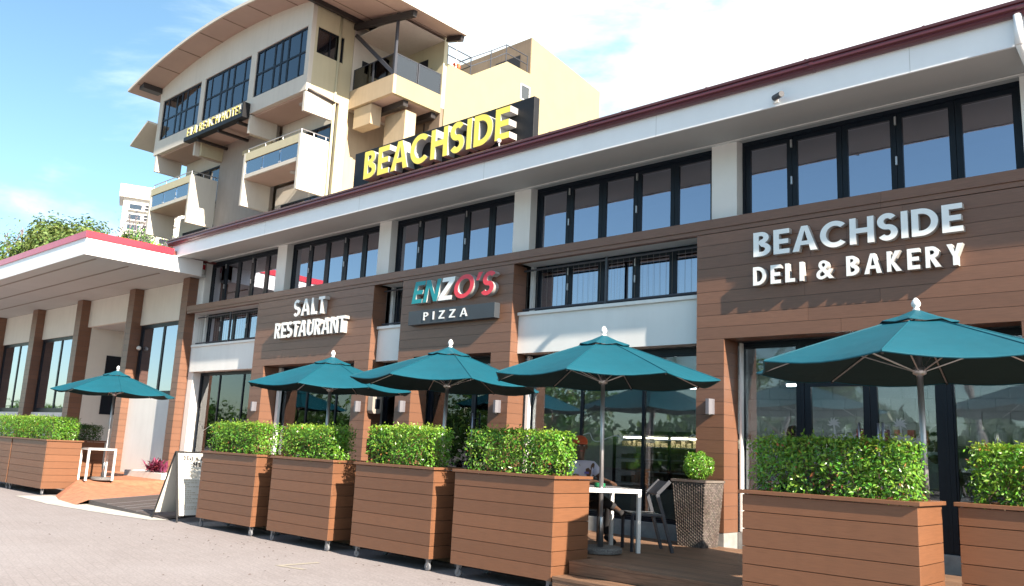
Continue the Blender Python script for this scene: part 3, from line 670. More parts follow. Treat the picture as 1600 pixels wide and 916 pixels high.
# wall lights
wl = thing('wall_light', 'x', 'wall light', (-6.01, YF, 2.24), 'box lights on the timber piers')
MB().prismZ([(-6.065, YF-0.001), (-5.955, YF-0.001), (-5.955, YF-0.06), (-5.985, YF-0.11), (-6.035, YF-0.11), (-6.065, YF-0.06)], 2.13, 2.345).build('housing', 'lamp_grey', wl)
box('lens', 'frost', wl, -6.04, -5.98, YF-0.09, YF-0.02, 2.12, 2.129)
LL = ['box wall light on the pier left of the deli doors', 'box wall light on the pier right of the pizza door', 'box wall light on the pier left of the pizza door',
      'box wall light on the right pier under the white SALT letters', 'box wall light on the left pier under the white SALT letters']
for i, x in enumerate((-6.01, -10.14, -12.68, -14.08, -18.07)):
    o = wl if i == 0 else copy_tree(wl); o.location.x = x; o['label'] = LL[i]
# camera, alarm, wall box
cc = thing('security_camera', 'small grey security camera under the white fascia', 'camera', (-4.70, 10.11, 6.28))
b = MB(); b.box(-4.74, -4.66, 10.085, 10.109, 6.245, 6.325); b.tube((-4.70, 10.10, 6.285), (-4.66, 10.03, 6.295), 0.016); b.build('bracket', 'white_paint', cc)
b = MB(); b.tube((-4.71, 10.07, 6.31), (-4.55, 9.95, 6.285), 0.04, n=12); b.build('camera_body', 'grey_metal', cc, smooth=False)
al = MB(); al.box(-22.15, -22.05, 11.03, 11.098, 6.07, 6.2); tag(al.build('alarm_box', 'red_trim'), 'small red alarm box high on the white wall at the end of the eaves', 'alarm')
ht = thing('wall_unit', 'grey rounded box fixed to the side of the pier right of the SALT windows', 'wall unit', (-13.75, 10.9, 2.1))
b = MB(); b.prismX([(10.78, 2.16), (10.82, 2.10), (10.98, 2.10), (11.02, 2.16), (11.02, 2.44), (10.98, 2.5), (10.82, 2.5), (10.78, 2.44)], -13.87, -13.70); b.build('casing', 'hotel_grey', ht, bevel=0.01)
box('vent', 'frame', ht, -13.699, -13.694, 10.84, 10.96, 2.2, 2.4)

# ---------------------------------------------------------------- entrance wing with the porch
wing = thing('entrance_building', 'low cream entrance wing with timber columns and a deep red edged porch roof', 'building', (-34, 11, 0))
XC = [(-22.5, -22.13), (-25.95, -25.55), (-30.03, -29.58), (-34.25, -33.74), (-38.5, -38.03), (-42.6, -42.15), (-46.7, -46.25)]
YC = 10.73
for (a, c) in XC:
    col = box('column', 'dark_room', wing, a+0.01, c-0.01, YC+0.01, 11.12, 0.15, 5.80)
    n = 33; hgt = 5.65/n
    for i in range(n): MB().box(a, c, YC+random.uniform(0, 0.002), 11.125, 0.15+i*hgt, 0.15+(i+1)*hgt-0.007).build('plank', 'timber', col)
YB = 11.0
for i in range(len(XC)-1):
    a, c = XC[i+1][1], XC[i][0]
    if i == 1:      # entrance recess
        box('wall', 'cream_wall', wing, a, c, YB, 11.12, 4.9, 5.8); box('wall', 'cream_wall', wing, a, c, 12.6, 12.75, 0.1, 4.9)
        box('recess_ceiling', 'soffit', wing, a, c, 11.122, 12.6, 4.9, 5.0)
        box('recess_side', 'cream_wall', wing, c-0.02, c+0.3, 11.13, 12.6, 0.1, 4.9); box('recess_side', 'cream_wall', wing, a-0.3, a+0.02, 11.13, 12.6, 0.1, 4.9)
        box('door', 'frame', wing, a+0.022, a+0.05, 11.73, 12.45, 2.05, 4.03)
        continue
    zb = 2.55 if i == 0 else 2.05
    box('wall', 'cream_wall', wing, a+0.002, c-0.002, YB, 11.12, 4.70, 5.80)
    box('sill_wall', 'white_wall', wing, a+0.002, c-0.002, YB if i else 10.96, 11.12, 0.15, zb)
    n = 2
    window(wing, a+0.004, c-0.004, zb+0.002, 4.698, 11.06, n, 'glass_upper', fr=0.10, st=0.05, head=0.06, handles=False)
    if i: curtain(wing, a+0.15, a+0.95, zb+0.02, 4.68, 11.3)
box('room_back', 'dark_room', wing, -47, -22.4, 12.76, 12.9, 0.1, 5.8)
# porch roof
PX, PY = -21.74, 7.76
box('porch_soffit', 'soffit', wing, -50, PX-0.03, PY+0.03, 11.0, 5.806, 5.86)
for yy, xe in ((8.15, -22.1), (9.05, -22.3), (9.95, -22.4)): box('soffit_batten', 'hotel_grey', wing, -50, xe, yy, yy+0.05, 5.788, 5.804)
box('porch_fascia', 'fascia_white', wing, -50, PX, PY, PY+0.028, 5.80, 6.23)
box('porch_fascia', 'fascia_white', wing, PX-0.028, PX, PY+0.03, 10.86, 5.802, 6.23)
box('porch_flashing', 'red_trim', wing, -50, PX+0.03, PY-0.03, PY+0.05, 6.232, 6.40)
box('porch_flashing', 'red_trim', wing, PX-0.05, PX+0.03, PY+0.052, 10.0, 6.232, 6.40)
box('porch_roof', 'roof_tile', wing, -50, PX-0.06, PY+0.06, 14, 6.24, 6.36)
ls = MB(); ls.tube((-25.53, 11.12, 4.0), (-25.40, 11.0, 4.0), 0.012); ls.lathe((-25.38, 10.98, 3.94), [(0.03, 0), (0.07, 0.03), (0.07, 0.08), (0.03, 0.12)], 10)
tag(ls.build('security_light', 'white_paint'), 'small white lamp on the second timber column from the porch corner', 'lamp')
# low white planting kerb and the pink plant
kb = MB(); kb.box(-23.5, -21.3, 10.2, 10.71, 0.349, 0.50)
tag(kb.build('planting_kerb', 'white_wall'), 'low white kerb under the bright wall between two timber columns', 'kerb')

# ---------------------------------------------------------------- foliage
def leaf(b, p, nrm, L, w, rng, flat=0.0):
    """one small folded leaf of four triangles"""
    nrm = nrm.normalized(); a = Vector((rng.gauss(0, 1), rng.gauss(0, 1), rng.gauss(0, 1)+0.2)); a = (a-nrm*a.dot(nrm))
    if a.length < 1e-3: a = nrm.orthogonal()
    a.normalize(); s = nrm.cross(a)
    q = p+a*L*0.5+nrm*L*0.08
    vs = [p, p+a*L*0.45+s*w*0.5+nrm*w*0.22, p+a*L, p+a*L*0.45-s*w*0.5+nrm*w*0.22]
    n = len(b.v); b.v += [tuple(v) for v in vs]; b.f += [(n, n+1, n+2), (n, n+2, n+3)]
def hedge_mesh(L, D, H, n, seed, m='leaf', gaps=3):
    rng = random.Random(seed); b = MB()
    hx, hy = L/2, D/2
    holes = [(rng.uniform(-hx, hx), rng.uniform(0.0, H*0.55), rng.uniform(0.07, 0.15)) for _ in range(gaps)]
    bumps = [(rng.uniform(0.6, 1.6)*6, rng.uniform(0, 6)) for _ in range(3)]
    while len(b.f) < n*2:
        x = rng.uniform(-hx, hx); y = rng.uniform(-hy, hy); z = rng.uniform(0, H)
        # more leaves near the clipped faces
        dmin = min(hx-abs(x), hy-abs(y), H-z)
        if rng.random() > math.exp(-dmin/0.07)+0.10: continue
        if z < H*0.42 and dmin < 0.09 and rng.random() < 0.45*(1-z/(H*0.42)): continue
        if any((x-hx0)**2+(z-hz0)**2 < hr*hr and y < 0.05 for hx0, hz0, hr in holes) and rng.random() < 0.75: continue
        off = 0.022*math.sin(x*9+seed)+0.018*math.sin(z*17+x*5)+rng.gauss(0, 0.012)
        fx, fy, fz = hx-abs(x), hy-abs(y), H-z
        if fz <= fx and fz <= fy: nr = Vector((rng.gauss(0, .5), rng.gauss(0, .5), 1)); p = Vector((x, y, z+off*0.7))
        elif fy <= fx: nr = Vector((rng.gauss(0, .6), math.copysign(1, y), rng.gauss(0.35, .6))); p = Vector((x, y+math.copysign(off, y), z))
        else: nr = Vector((math.copysign(1, x), rng.gauss(0, .6), rng.gauss(0.35, .6))); p = Vector((x+math.copysign(off, x), y, z))
        leaf(b, p, nr, rng.uniform(0.028, 0.056), rng.uniform(0.014, 0.026), rng)
    me = b.mesh('foliage', m, recalc=False)
    tp = MB()
    for _ in range(int(n*0.20)):
        x = rng.uniform(-hx, hx); y = rng.uniform(-hy, hy)
        z = H+rng.gauss(0.0, 0.014) if rng.random() < 0.72 else H-abs(rng.gauss(0, 0.16)); 
        if z < H-0.03: y = math.copysign(hy+0.012, y) if rng.random() < 0.8 else y
        leaf(tp, Vector((x, y, z)), Vector((rng.gauss(0, .7), rng.gauss(0, .7), 0.8)), rng.uniform(0.022, 0.045), rng.uniform(0.011, 0.02), rng)
    for _ in range(int(n*0.012)):      # stray shoots above the clipped line
        x = rng.uniform(-hx, hx); y = rng.uniform(-hy, hy); leaf(tp, Vector((x, y, H+rng.uniform(0.01, 0.06))), Vector((rng.gauss(0, 1), rng.gauss(0, 1), 0.4)), rng.uniform(0.03, 0.055), rng.uniform(0.012, 0.02), rng)
    dl = MB()
    for _ in range(int(n*0.010)):
        x = rng.uniform(-hx, hx); z = rng.uniform(0, H); sy = rng.choice((-1, -1, 1)); leaf(dl, Vector((x, sy*(hy+rng.gauss(0.005, 0.012)), z)), Vector((rng.gauss(0, .6), sy, rng.gauss(.2, .5))), rng.uniform(0.025, 0.05), rng.uniform(0.012, 0.022), rng)
    dm = dl.mesh('dry_leaves', 'leaf_dry', recalc=False)
    tm = tp.mesh('new_shoots', 'leaf_new' if m == 'leaf' else m, recalc=False)
    st = MB()
    for _ in range(int(L*16)):
        x = rng.uniform(-hx*0.92, hx*0.92); y = rng.uniform(-hy*0.7, hy*0.7); p = Vector((x, y, -0.03))
        for kk in range(5):
            q = p+Vector((rng.gauss(0, 0.035), rng.gauss(0, 0.03), H*0.18)); st.tube(p, q, 0.006-kk*0.0009, 0.005-kk*0.0009, n=5, cap=False); p = q
            if rng.random() < 0.6: st.tube(p, p+Vector((rng.gauss(0, 0.08), rng.gauss(0, 0.08), rng.uniform(0.04, 0.14))), 0.003, 0.002, n=4, cap=False)
    return me, st.mesh('stems', 'bark', recalc=False), tm, dm
def hedge(label, x, y, z, meshes, group, rz=0):
    t = thing('hedge', label, 'hedge', (x, y, z), group, rz)
    o = link('foliage', meshes[0], t); o['kind'] = 'stuff'
    s = link('stems', meshes[1], t); s['kind'] = 'stuff'
    s = link('new_shoots', meshes[2], t); s['kind'] = 'stuff'
    s = link('dry_leaves', meshes[3], t); s['kind'] = 'stuff'
    return t

# ---------------------------------------------------------------- planters on castors
def planter(label, x0, x1, y0, y1, base, n=7, zt=1.215, group='timber planter boxes on castors'):
    cx, cy = (x0+x1)/2, (y0+y1)/2
    t = thing('planter_box', label, 'planter', (cx, cy, base), group)
    zb = base+0.15; zt = base+zt; th = 0.024; h = (zt-zb)/n
    for i in range(n):
        a, c = zb+i*h, zb+(i+1)*h-0.006
        j = lambda: random.uniform(-0.0012, 0.0012)
        e = j()
        box('board', 'planter_timber', t, x0, x1, y0+e, y0+th, a, c, bevel=0.002)
        box('board', 'planter_timber', t, x1-th, x1-0.0005, y0+th+0.001, y1, a, c, bevel=0.002)
        box('board', 'planter_timber', t, x0+0.0005, x0+th, y0+th+0.001, y1, a, c, bevel=0.002)
    box('liner', 'dark_room', t, x0+th+0.002, x1-th-0.002, y0+th+0.003, y1-0.002, zb+0.004, zt-0.08)
    box('soil', 'soil', t, x0+th+0.004, x1-th-0.004, y0+th+0.005, y1-0.004, zt-0.078, zt-0.02)
    o = 0.028; w = 0.075
    rb = MB(); rb.box(x0-o, x1+o, y0-o, y0+w-o, zt+0.001, zt+0.034); rb.build('rim', 'planter_timber', t, bevel=0.003)
    rb = MB(); rb.box(x0-o, x1+o, y1-w+o, y1+o, zt+0.001, zt+0.034); rb.build('rim', 'planter_timber', t, bevel=0.003)
    for a, c in ((x0-o, x0+w-o), (x1-w+o, x1+o)): box('rim', 'planter_timber', t, a, c, y0+w-o+0.001, y1-w+o-0.001, zt+0.001, zt+0.034, bevel=0.003)
    for sx in (x0+0.09, x1-0.07):
        for sy in (y0+0.07, y1-0.07):
            b = MB(); b.box(sx-0.045, sx+0.045, sy-0.035, sy+0.035, zb-0.010, zb-0.001)
            b.prismY([(sx-0.03, zb-0.011), (sx+0.022, zb-0.011), (sx-0.004, base+0.04), (sx-0.026, base+0.04)], sy-0.024, sy-0.02)
            b.prismY([(sx-0.03, zb-0.011), (sx+0.022, zb-0.011), (sx-0.004, base+0.04), (sx-0.026, base+0.04)], sy+0.02, sy+0.024)
            b.tube((sx-0.014, sy-0.028, base+0.05), (sx-0.014, sy+0.028, base+0.05), 0.008, n=8)
            cst = b.build('castor', 'castor_metal', t)
            wv = MB(); wv.lathe((0, 0, 0), [(0.036, -0.017), (0.047, -0.013), (0.05, 0), (0.047, 0.013), (0.036, 0.017)], 18)
            wv.v = [(sx-0.014+x, sy+z, base+0.05+y) for x, y, z in wv.v]; wv.build('wheel', 'castor_wheel', cst, smooth=False)
    return t
HM = [hedge_mesh(1.36, 0.40, 0.49, 6000, s) for s in (11, 12, 13, 14)]
HX = [(-13.66, -12.12), (-11.46, -10.16), (-9.34, -8.08), (-7.42, -6.04), (-3.68, -2.31)]
PL = [('first from the menu board', -13.70, -11.98), ('second from the menu board', -11.52, -9.97), ('third from the menu board', -9.45, -7.88), ('beside the white table', -7.50, -5.95), ('in front of the deli doors', -3.735, -2.23)]
HG = 'clipped green hedges in the timber planters'
for i, (nm, a, c) in enumerate(PL):
    planter('brown timber planter box on castors, '+('the one ' if i > 2 else 'the ')+nm, a, c, 7.235, 7.87, 0.0, 7)
    hedge('clipped green hedge in the planter '+nm, (HX[i][0]+HX[i][1])/2, 7.52, 1.23, HM[i % 4], HG).scale = ((HX[i][1]-HX[i][0])/1.36, 1.0, (1.0, .97, 1.02, 1.0, 1.0)[i])
planter('brown timber planter box cut by the right edge of the picture', -2.10, -0.55, 7.86, 8.5, 0.0, 7)
hedge('clipped green hedge cut by the right edge of the picture', -1.34, 8.15, 1.23, HM[1], HG)
# left group beside the hotel entrance
planter('wide timber planter box with a sunny orange end at the left, beside the brick ramp', -23.25, -20.98, 7.27, 8.04, 0.0, 7)
planter('wide timber planter box cut by the left edge of the picture', -25.62, -23.33, 7.27, 8.04, 0.0, 7)
planter('shaded timber planter box behind the white table at the far left', -24.45, -22.3, 8.50, 9.10, 0.0, 7)
HL = hedge_mesh(2.20, 0.62, 0.52, 8500, 21)
hedge('wide clipped hedge above the sunny orange planter end at the left', -22.17, 7.66, 1.23, HL, HG)
hedge('wide clipped hedge cut by the left edge of the picture', -24.48, 7.66, 1.23, HL, HG)
hedge('dark shaded hedge behind the white table at the far left', -23.4, 8.80, 1.23, hedge_mesh(2.0, 0.5, 0.38, 5200, 23, 'leaf_dark'), HG)  # leaf colour darkened for the shade this hedge stands in

# ---------------------------------------------------------------- parasols
def make_parasol(Rr=1.42, zt=2.06, za=2.56):
    t = thing('parasol', 'x', 'parasol', (0, 0, 0), 'teal parasols on the terrace')
    def P(k, f):      # point on rib k at fraction f from apex
        a = 2*math.pi*k/8
        z = za+(zt-za)*(f**1.06); return Vector((Rr*f*math.cos(a), Rr*f*math.sin(a), z))
    b = MB(); F = [0.20, 0.36, 0.55, 0.75, 0.90, 1.0]; NS = 6
    idx = {}
    for k in range(8):
        for s in range(NS):
            u = s/NS
            for j, f in enumerate(F):
                p = P(k, f)*(1-u)+P(k+1, f)*u
                sag = 0.085*f*math.sin(math.pi*u); p.z -= sag*0.55*f
                if j == len(F)-1: p = p*(1-0.02*math.sin(math.pi*u)); p.z = p.z/(1-0.02*math.sin(math.pi*u))
                idx[(k*NS+s, j)] = len(b.v); b.v.append(tuple(p))
    nn = 8*NS; top = len(b.v)
    b.v += [(x, y, z-0.006) for x, y, z in b.v]
    for i in range(nn):
        for j in range(len(F)-1):
            q = (idx[(i, j)], idx[(i, j+1)], idx[((i+1) % nn, j+1)], idx[((i+1) % nn, j)])
            b.f.append(q); b.f.append(tuple(v+top for v in reversed(q)))
        for j in (0, len(F)-1):
            b.f.append((idx[(i, j)], idx[((i+1) % nn, j)], idx[((i+1) % nn, j)]+top, idx[(i, j)]+top))
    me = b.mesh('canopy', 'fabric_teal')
    me.materials.append(MAT['fabric_shaded'])  # underside shade put into a darker copy of the canopy colour
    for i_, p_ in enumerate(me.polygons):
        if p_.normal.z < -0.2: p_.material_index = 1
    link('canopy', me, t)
    for k in range(8):      # stitched seam over each rib
        sm = MB(); pr_ = [P(k, f)+Vector((0, 0, 0.003)) for f in F]
        for p, q in zip(pr_, pr_[1:]): sm.tube(p, q, 0.0055, n=5, cap=False)
        sm.build('seam', 'fabric_teal', t)
    # valance hem
    hm = MB()
    for i in range(nn):
        p = Vector(b.v[idx[(i, len(F)-1)]]); q = Vector(b.v[idx[((i+1) % nn, len(F)-1)]]); hm.tube(p-Vector((0, 0, 0.004)), q-Vector((0, 0, 0.004)), 0.0075, n=5, cap=False)
    hm.build('hem', 'fabric_teal', t)
    v = MB(); n = 8
    vp = [(0.035, za+0.035)]; rings = [0.035, 0.17, 0.33]
    vs = []; fs = []
    for q in rings:
        for i in range(16):
            a = 2*math.pi*i/16; rad = q*(1.0 if i % 2 == 0 else 0.94)
            zz = za+(zt-za)*((q/Rr)**1.06)+0.035-(0.018 if (q > 0.3 and i % 2) else 0)
            vs.append((rad*math.cos(a), rad*math.sin(a), zz+(0.02 if q < 0.1 else 0)))
    for k in range(2):
        for i in range(16): fs.append((k*16+i, k*16+(i+1) % 16, (k+1)*16+(i+1) % 16, (k+1)*16+i))
    m0 = len(vs); vs += [(x, y, z-0.006) for x, y, z in vs]; fs += [tuple(i+m0 for i in reversed(f)) for f in fs]
    for i in range(16): fs.append((32+i, 32+(i+1) % 16, m0+32+(i+1) % 16, m0+32+i))
    v.add(vs, fs); v.build('vent_cap', 'fabric_teal', t)
    MB().lathe((0, 0, za+0.04), [(0.022, 0), (0.03, 0.005), (0.03, 0.02), (0.018, 0.03), (0.036, 0.05), (0.04, 0.072), (0.03, 0.1), (0.010, 0.125)], 16).build('finial', 'white_paint', t, smooth=True)
    MB().lathe((0, 0, 0.06), [(0.026, 0), (0.026, za-0.06)], 14).build('pole', 'satin_alu', t, smooth=True)
    MB().lathe((0, 0, 0.05), [(0.036, 0), (0.036, 0.36), (0.03, 0.37)], 14).build('pole_sleeve', 'steel', t, smooth=True)
    MB().lathe((0, 0, zt-0.06), [(0.03, 0), (0.055, 0.015), (0.055, 0.07), (0.03, 0.085)], 14).build('runner', 'satin_alu', t, smooth=True)
    MB().lathe((0, 0, za-0.08), [(0.03, 0), (0.05, 0.01), (0.05, 0.06), (0.03, 0.07)], 14).build('hub', 'satin_alu', t, smooth=True)
    for k in range(8):
        rb = MB(); d0 = Vector((0, 0, 0.022)); rb.tube(P(k, 0.035)-d0, P(k, 0.5)-d0, 0.009, n=6); rb.tube(P(k, 0.5)-d0, P(k, 0.985)-d0*0.7, 0.009, 0.007, n=6); r_ = rb.build('rib', 'satin_alu', t)
        a = 2*math.pi*k/8; sb = MB(); sb.tube(Vector((0.05*math.cos(a), 0.05*math.sin(a), zt-0.02)), P(k, 0.5)-d0*1.3, 0.007, n=6); sb.build('strut', 'satin_alu', r_)
        tb = MB(); p = P(k, 0.985); tb.lathe(p-Vector((0, 0, 0.035)), [(0.008, 0), (0.012, 0.008), (0.012, 0.02), (0.006, 0.026)], 8); tb.build('rib_tip', 'rubber', r_)
    MB().lathe((0, 0, 0.0), [(0.24, 0), (0.26, 0.01), (0.26, 0.055), (0.245, 0.07)], 28).build('base', 'granite', t)
    return t
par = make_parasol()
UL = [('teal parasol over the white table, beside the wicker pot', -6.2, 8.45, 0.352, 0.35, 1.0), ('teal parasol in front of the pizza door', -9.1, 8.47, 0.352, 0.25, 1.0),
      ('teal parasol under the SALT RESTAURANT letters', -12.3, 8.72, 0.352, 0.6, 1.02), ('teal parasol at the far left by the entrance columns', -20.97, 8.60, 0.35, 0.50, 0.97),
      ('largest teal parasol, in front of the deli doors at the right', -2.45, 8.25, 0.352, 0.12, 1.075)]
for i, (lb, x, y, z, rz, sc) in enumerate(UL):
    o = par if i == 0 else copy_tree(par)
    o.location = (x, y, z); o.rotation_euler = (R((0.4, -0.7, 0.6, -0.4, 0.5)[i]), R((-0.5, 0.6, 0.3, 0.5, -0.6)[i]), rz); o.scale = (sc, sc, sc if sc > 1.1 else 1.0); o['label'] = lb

# ---------------------------------------------------------------- furniture
def table(label, x0, x1, y0, y1, z, grp):
    t = thing('cafe_table', label, 'table', ((x0+x1)/2, (y0+y1)/2, z), grp); w = 0.045
    for sx in (x0, x1-w):
        for sy in (y0, y1-w): box('leg', 'white_paint', t, sx, sx+w, sy, sy+w, z, z+0.70, bevel=0.002)
    b = MB(); ring_z = (z+0.702, z+0.735)
    b.box(x0, x1, y0, y0+w, *ring_z); b.box(x0, x1, y1-w, y1, *ring_z); b.box(x0, x0+w, y0+w, y1-w, *ring_z); b.box(x1-w, x1, y0+w, y1-w, *ring_z); b.build('apron', 'white_paint', t)
    box('tabletop', 'satin_alu', t, x0-0.004, x1+0.004, y0-0.004, y1+0.004, z+0.736, z+0.752, bevel=0.003)
    return t
table('white framed cafe table on the deck beside the wicker pot', -6.86, -6.06, 8.32, 9.12, 0.351, 'white cafe tables').rotation_euler.z = -0.5
table('white framed cafe table at the far left under the parasol', -21.16, -20.68, 7.93+0.16, 8.68+0.06, 0.349, 'white cafe tables')
at = thing('ashtray', 'small green glass ashtray on the white table by the parasol pole', 'ashtray', (-6.36, 8.62, 1.104))
MB().lathe((-6.36, 8.62, 1.104), [(0.06, 0), (0.07, 0.01), (0.07, 0.05), (0.05, 0.05), (0.045, 0.012)], 18).build('bowl', 'bottle_green', at)
MB().lathe((-6.36, 8.62, 1.1165), [(0.03, 0), (0.03, 0.004)], 12).build('ash', 'granite', at)

def chair(label, x, y, z, rz, grp):
    """dark aluminium stacking chair, seat faces local -X"""
    t = thing('cafe_chair', label, 'chair', (x, y, z), grp)
    M2 = Matrix.Translation((x, y, z)) @ Matrix.Rotation(rz, 4, 'Z')
    def bar(name, p0, p1, w, h): 
        b = MB(); b.obox(M2 @ Vector(p0), M2 @ Vector(p1), w, h); return b.build(name, 'grey_metal', t, bevel=0.004)
    for sy in (-0.23, 0.23):
        bar('leg', (-0.21, sy, 0), (-0.21, sy, 0.43), 0.035, 0.03)
        bar('leg', (0.30, sy, 0), (0.175, sy, 0.445), 0.035, 0.04)
        bar('side_rail', (-0.225, sy, 0.445), (0.20, sy, 0.445), 0.035, 0.028)
        bar('back_post', (0.175, sy, 0.45), (0.10, sy, 0.70), 0.03, 0.045)
        bar('back_post', (0.10, sy, 0.70), (0.26, sy, 0.86), 0.03, 0.045)
    b = MB(); vs = [M2 @ Vector(p) for p in ((-0.215, -0.21, 0.452), (0.17, -0.21, 0.446), (0.17, 0.21, 0.446), (-0.215, 0.21, 0.452), (-0.215, -0.21, 0.462), (0.17, -0.21, 0.456), (0.17, 0.21, 0.456), (-0.215, 0.21, 0.462))]
    b.add(vs, [(0, 3, 2, 1), (4, 5, 6, 7), (0, 1, 5, 4), (1, 2, 6, 5), (2, 3, 7, 6), (3, 0, 4, 7)]); b.build('seat', 'grey_metal', t, bevel=0.003)
    b = MB(); prof = [(0.112, 0.685), (0.102, 0.70), (0.25, 0.856), (0.262, 0.85)]
    vs = [M2 @ Vector((p, s, q)) for s in (-0.215, 0.215) for p, q in prof]
    b.add(vs, [(0, 1, 2, 3), (7, 6, 5, 4), (0, 4, 5, 1), (1, 5, 6, 2), (2, 6, 7, 3), (3, 7, 4, 0)]); b.build('backrest', 'grey_metal', t)
    return t
chair('dark grey metal chair between the white table and the wicker pot', -6.11, 9.23, 0.351, 0.862, 'dark cafe chairs')

# wicker pot with a clipped ball
wk = thing('wicker_pot', 'tall tapered brown wicker pot beside the pier', 'pot', (-6.02, 10.42, 0.351))
def taper(z): return 0.195+0.062*(z/0.86)
cx, cy = -6.02, 10.40; b = MB(); zz = 0.351
for a in (0,):
    l0, l1 = taper(0)-0.012, taper(0.86)-0.012
    b.add([(cx-l0, cy-l0, zz), (cx+l0, cy-l0, zz), (cx+l0, cy+l0, zz), (cx-l0, cy+l0, zz), (cx-l1, cy-l1, zz+0.84), (cx+l1, cy-l1, zz+0.84), (cx+l1, cy+l1, zz+0.84), (cx-l1, cy+l1, zz+0.84)], [(0, 3, 2, 1), (4, 5, 6, 7), (0, 1, 5, 4), (1, 2, 6, 5), (2, 3, 7, 6), (3, 0, 4, 7)])
b.build('pot_core', 'dark_room', wk)
b = MB(); nr, ncol = 40, 14
for side in range(4):
    ang = side*math.pi/2; ca, sa = math.cos(ang), math.sin(ang)
    for i in range(nr):
        z0 = 0.86*i/nr; z1 = 0.86*(i+0.86)/nr
        for j in range(ncol):
            if True:
                e0 = taper(z0); e1 = taper(z1); o = 0.006 if (i+j) % 2 else -0.002
                t0 = -1+2*j/ncol+0.01; t1 = -1+2*(j+1)/ncol-0.01; tm = (t0+t1)/2
                def q(t, e, dz, o_): 
                    x, y = t*e, -e-o_; return (cx+x*ca-y*sa, cy+x*sa+y*ca, zz+dz)
                n0 = len(b.v); b.v += [q(t0, e0, z0, -0.006), q(tm, e0, z0, o), q(t1, e0, z0, -0.006), q(t0, e1, z1, -0.006), q(tm, e1, z1, o), q(t1, e1, z1, -0.006)]
                b.f += [(n0, n0+1, n0+4, n0+3), (n0+1, n0+2, n0+5, n0+4)]
tag(b.build('wicker_weave', 'wicker', wk, recalc=False), kind='stuff')
b = MB(); e = taper(0.86)+0.008
for (x0, x1, y0, y1) in ((-e, e, -e, -e+0.03), (-e, e, e-0.03, e), (-e, -e+0.03, -e+0.031, e-0.031), (e-0.03, e, -e+0.031, e-0.031)): b.box(cx+x0, cx+x1, cy+y0, cy+y1, zz+0.845, zz+0.875)
b.build('rim', 'wicker', wk)
box('soil', 'soil', wk, cx-e+0.032, cx+e-0.032, cy-e+0.032, cy+e-0.032, zz+0.842, zz+0.86)
bs = thing('round_bush', 'small clipped round bush in the wicker pot', 'bush', (cx, cy, zz+0.86))
rng = random.Random(5); b = MB()
while len(b.f) < 5200:
    v = Vector((rng.gauss(0, 1), rng.gauss(0, 1), rng.gauss(0, 1))).normalized(); q = 1-abs(rng.gauss(0, 0.13))
    if q < 0.3: continue
    p = Vector((v.x*0.21*q, v.y*0.21*q, 0.20+v.z*0.19*q))*(1+0.05*math.sin(v.x*7+v.y*5))
    leaf(b, p+Vector((cx, cy, zz+0.86)), v+Vector((rng.gauss(0, .5), rng.gauss(0, .5), rng.gauss(.2, .5))), rng.uniform(0.022, 0.04), rng.uniform(0.012, 0.02), rng)
tag(b.build('foliage', 'leaf', bs, recalc=False), kind='stuff')
b = MB(); b.tube((cx, cy, zz+0.85), (cx+0.01, cy, zz+1.05), 0.02, 0.015); b.build('stem', 'bark', bs)
# pink cordyline by the entrance
pk = thing('pink_plant', 'small spiky pink plant at the foot of the bright white wall', 'plant', (-22.1, 10.4, 0.5))
rng = random.Random(9); b = MB()
for i in range(240):
    a = rng.uniform(0, 6.283); el = rng.uniform(0.15, 1.4); L = rng.uniform(0.2, 0.42)
    dd = Vector((math.cos(a)*math.cos(el), math.sin(a)*math.cos(el), math.sin(el))); p0 = Vector((-22.1+rng.gauss(0, .20), 10.42+rng.gauss(0, .06), 0.50+rng.uniform(0, 0.12)))
    s = dd.cross(Vector((0, 0, 1))).normalized()*0.028; n0 = len(b.v); pm = p0+dd*L*0.5; pe = p0+dd*L-Vector((0, 0, L*0.25))
    b.v += [tuple(p0-s*.3), tuple(p0+s*.3), tuple(pm+s), tuple(pm-s), tuple(pe)]; b.f += [(n0, n0+1, n0+2, n0+3), (n0+3, n0+2, n0+4)]
tag(b.build('foliage', 'leaf_pink', pk, recalc=False), kind='stuff')

# sandwich board
sb = thing('menu_board', 'white A frame menu board with a black edge beside the first planter', 'menu board', (-14.35, 7.35, 0))

def lean(m, name, Y0, Y1, xb, xt, z0, z1, th, parent):
    b = MB(); b.add([(xb, Y0, z0), (xb, Y1, z0), (xt, Y1, z1), (xt, Y0, z1), (xb-th, Y0, z0), (xb-th, Y1, z0), (xt-th, Y1, z1), (xt-th, Y0, z1)], [(0, 1, 2, 3), (7, 6, 5, 4), (0, 4, 5, 1), (1, 5, 6, 2), (2, 6, 7, 3), (3, 7, 4, 0)])
    return b.build(name, m, parent)
BY0, BY1 = 7.26, 8.14
lean('board_black', 'panel', BY0, BY1, -14.36, -14.66, 0.10, 1.19, 0.018, sb)
lean('board_paper', 'poster', BY0+0.012, BY1-0.012, -14.362+0.006, -14.655+0.006, 0.12, 1.175, 0.004, sb)
lean('board_paper', 'panel', BY0, BY1, -15.30, -14.70, 0.10, 1.19, 0.018, sb)
for (xb, xt) in ((-14.355, -14.66), (-15.31, -14.70)):
    for yy in (BY0-0.022, BY1+0.002):
        b = MB(); b.obox((xb-(xt-xb)*0.0, yy+0.01, 0.0), (xt, yy+0.01, 1.2), 0.02, 0.022, up=Vector((0, 1, 0))); b.build('leg', 'board_black', sb)
b = MB(); b.box(-14.69, -14.65, BY0-0.02, BY1+0.02, 1.192, 1.21); b.build('hinge_bar', 'board_black', sb)
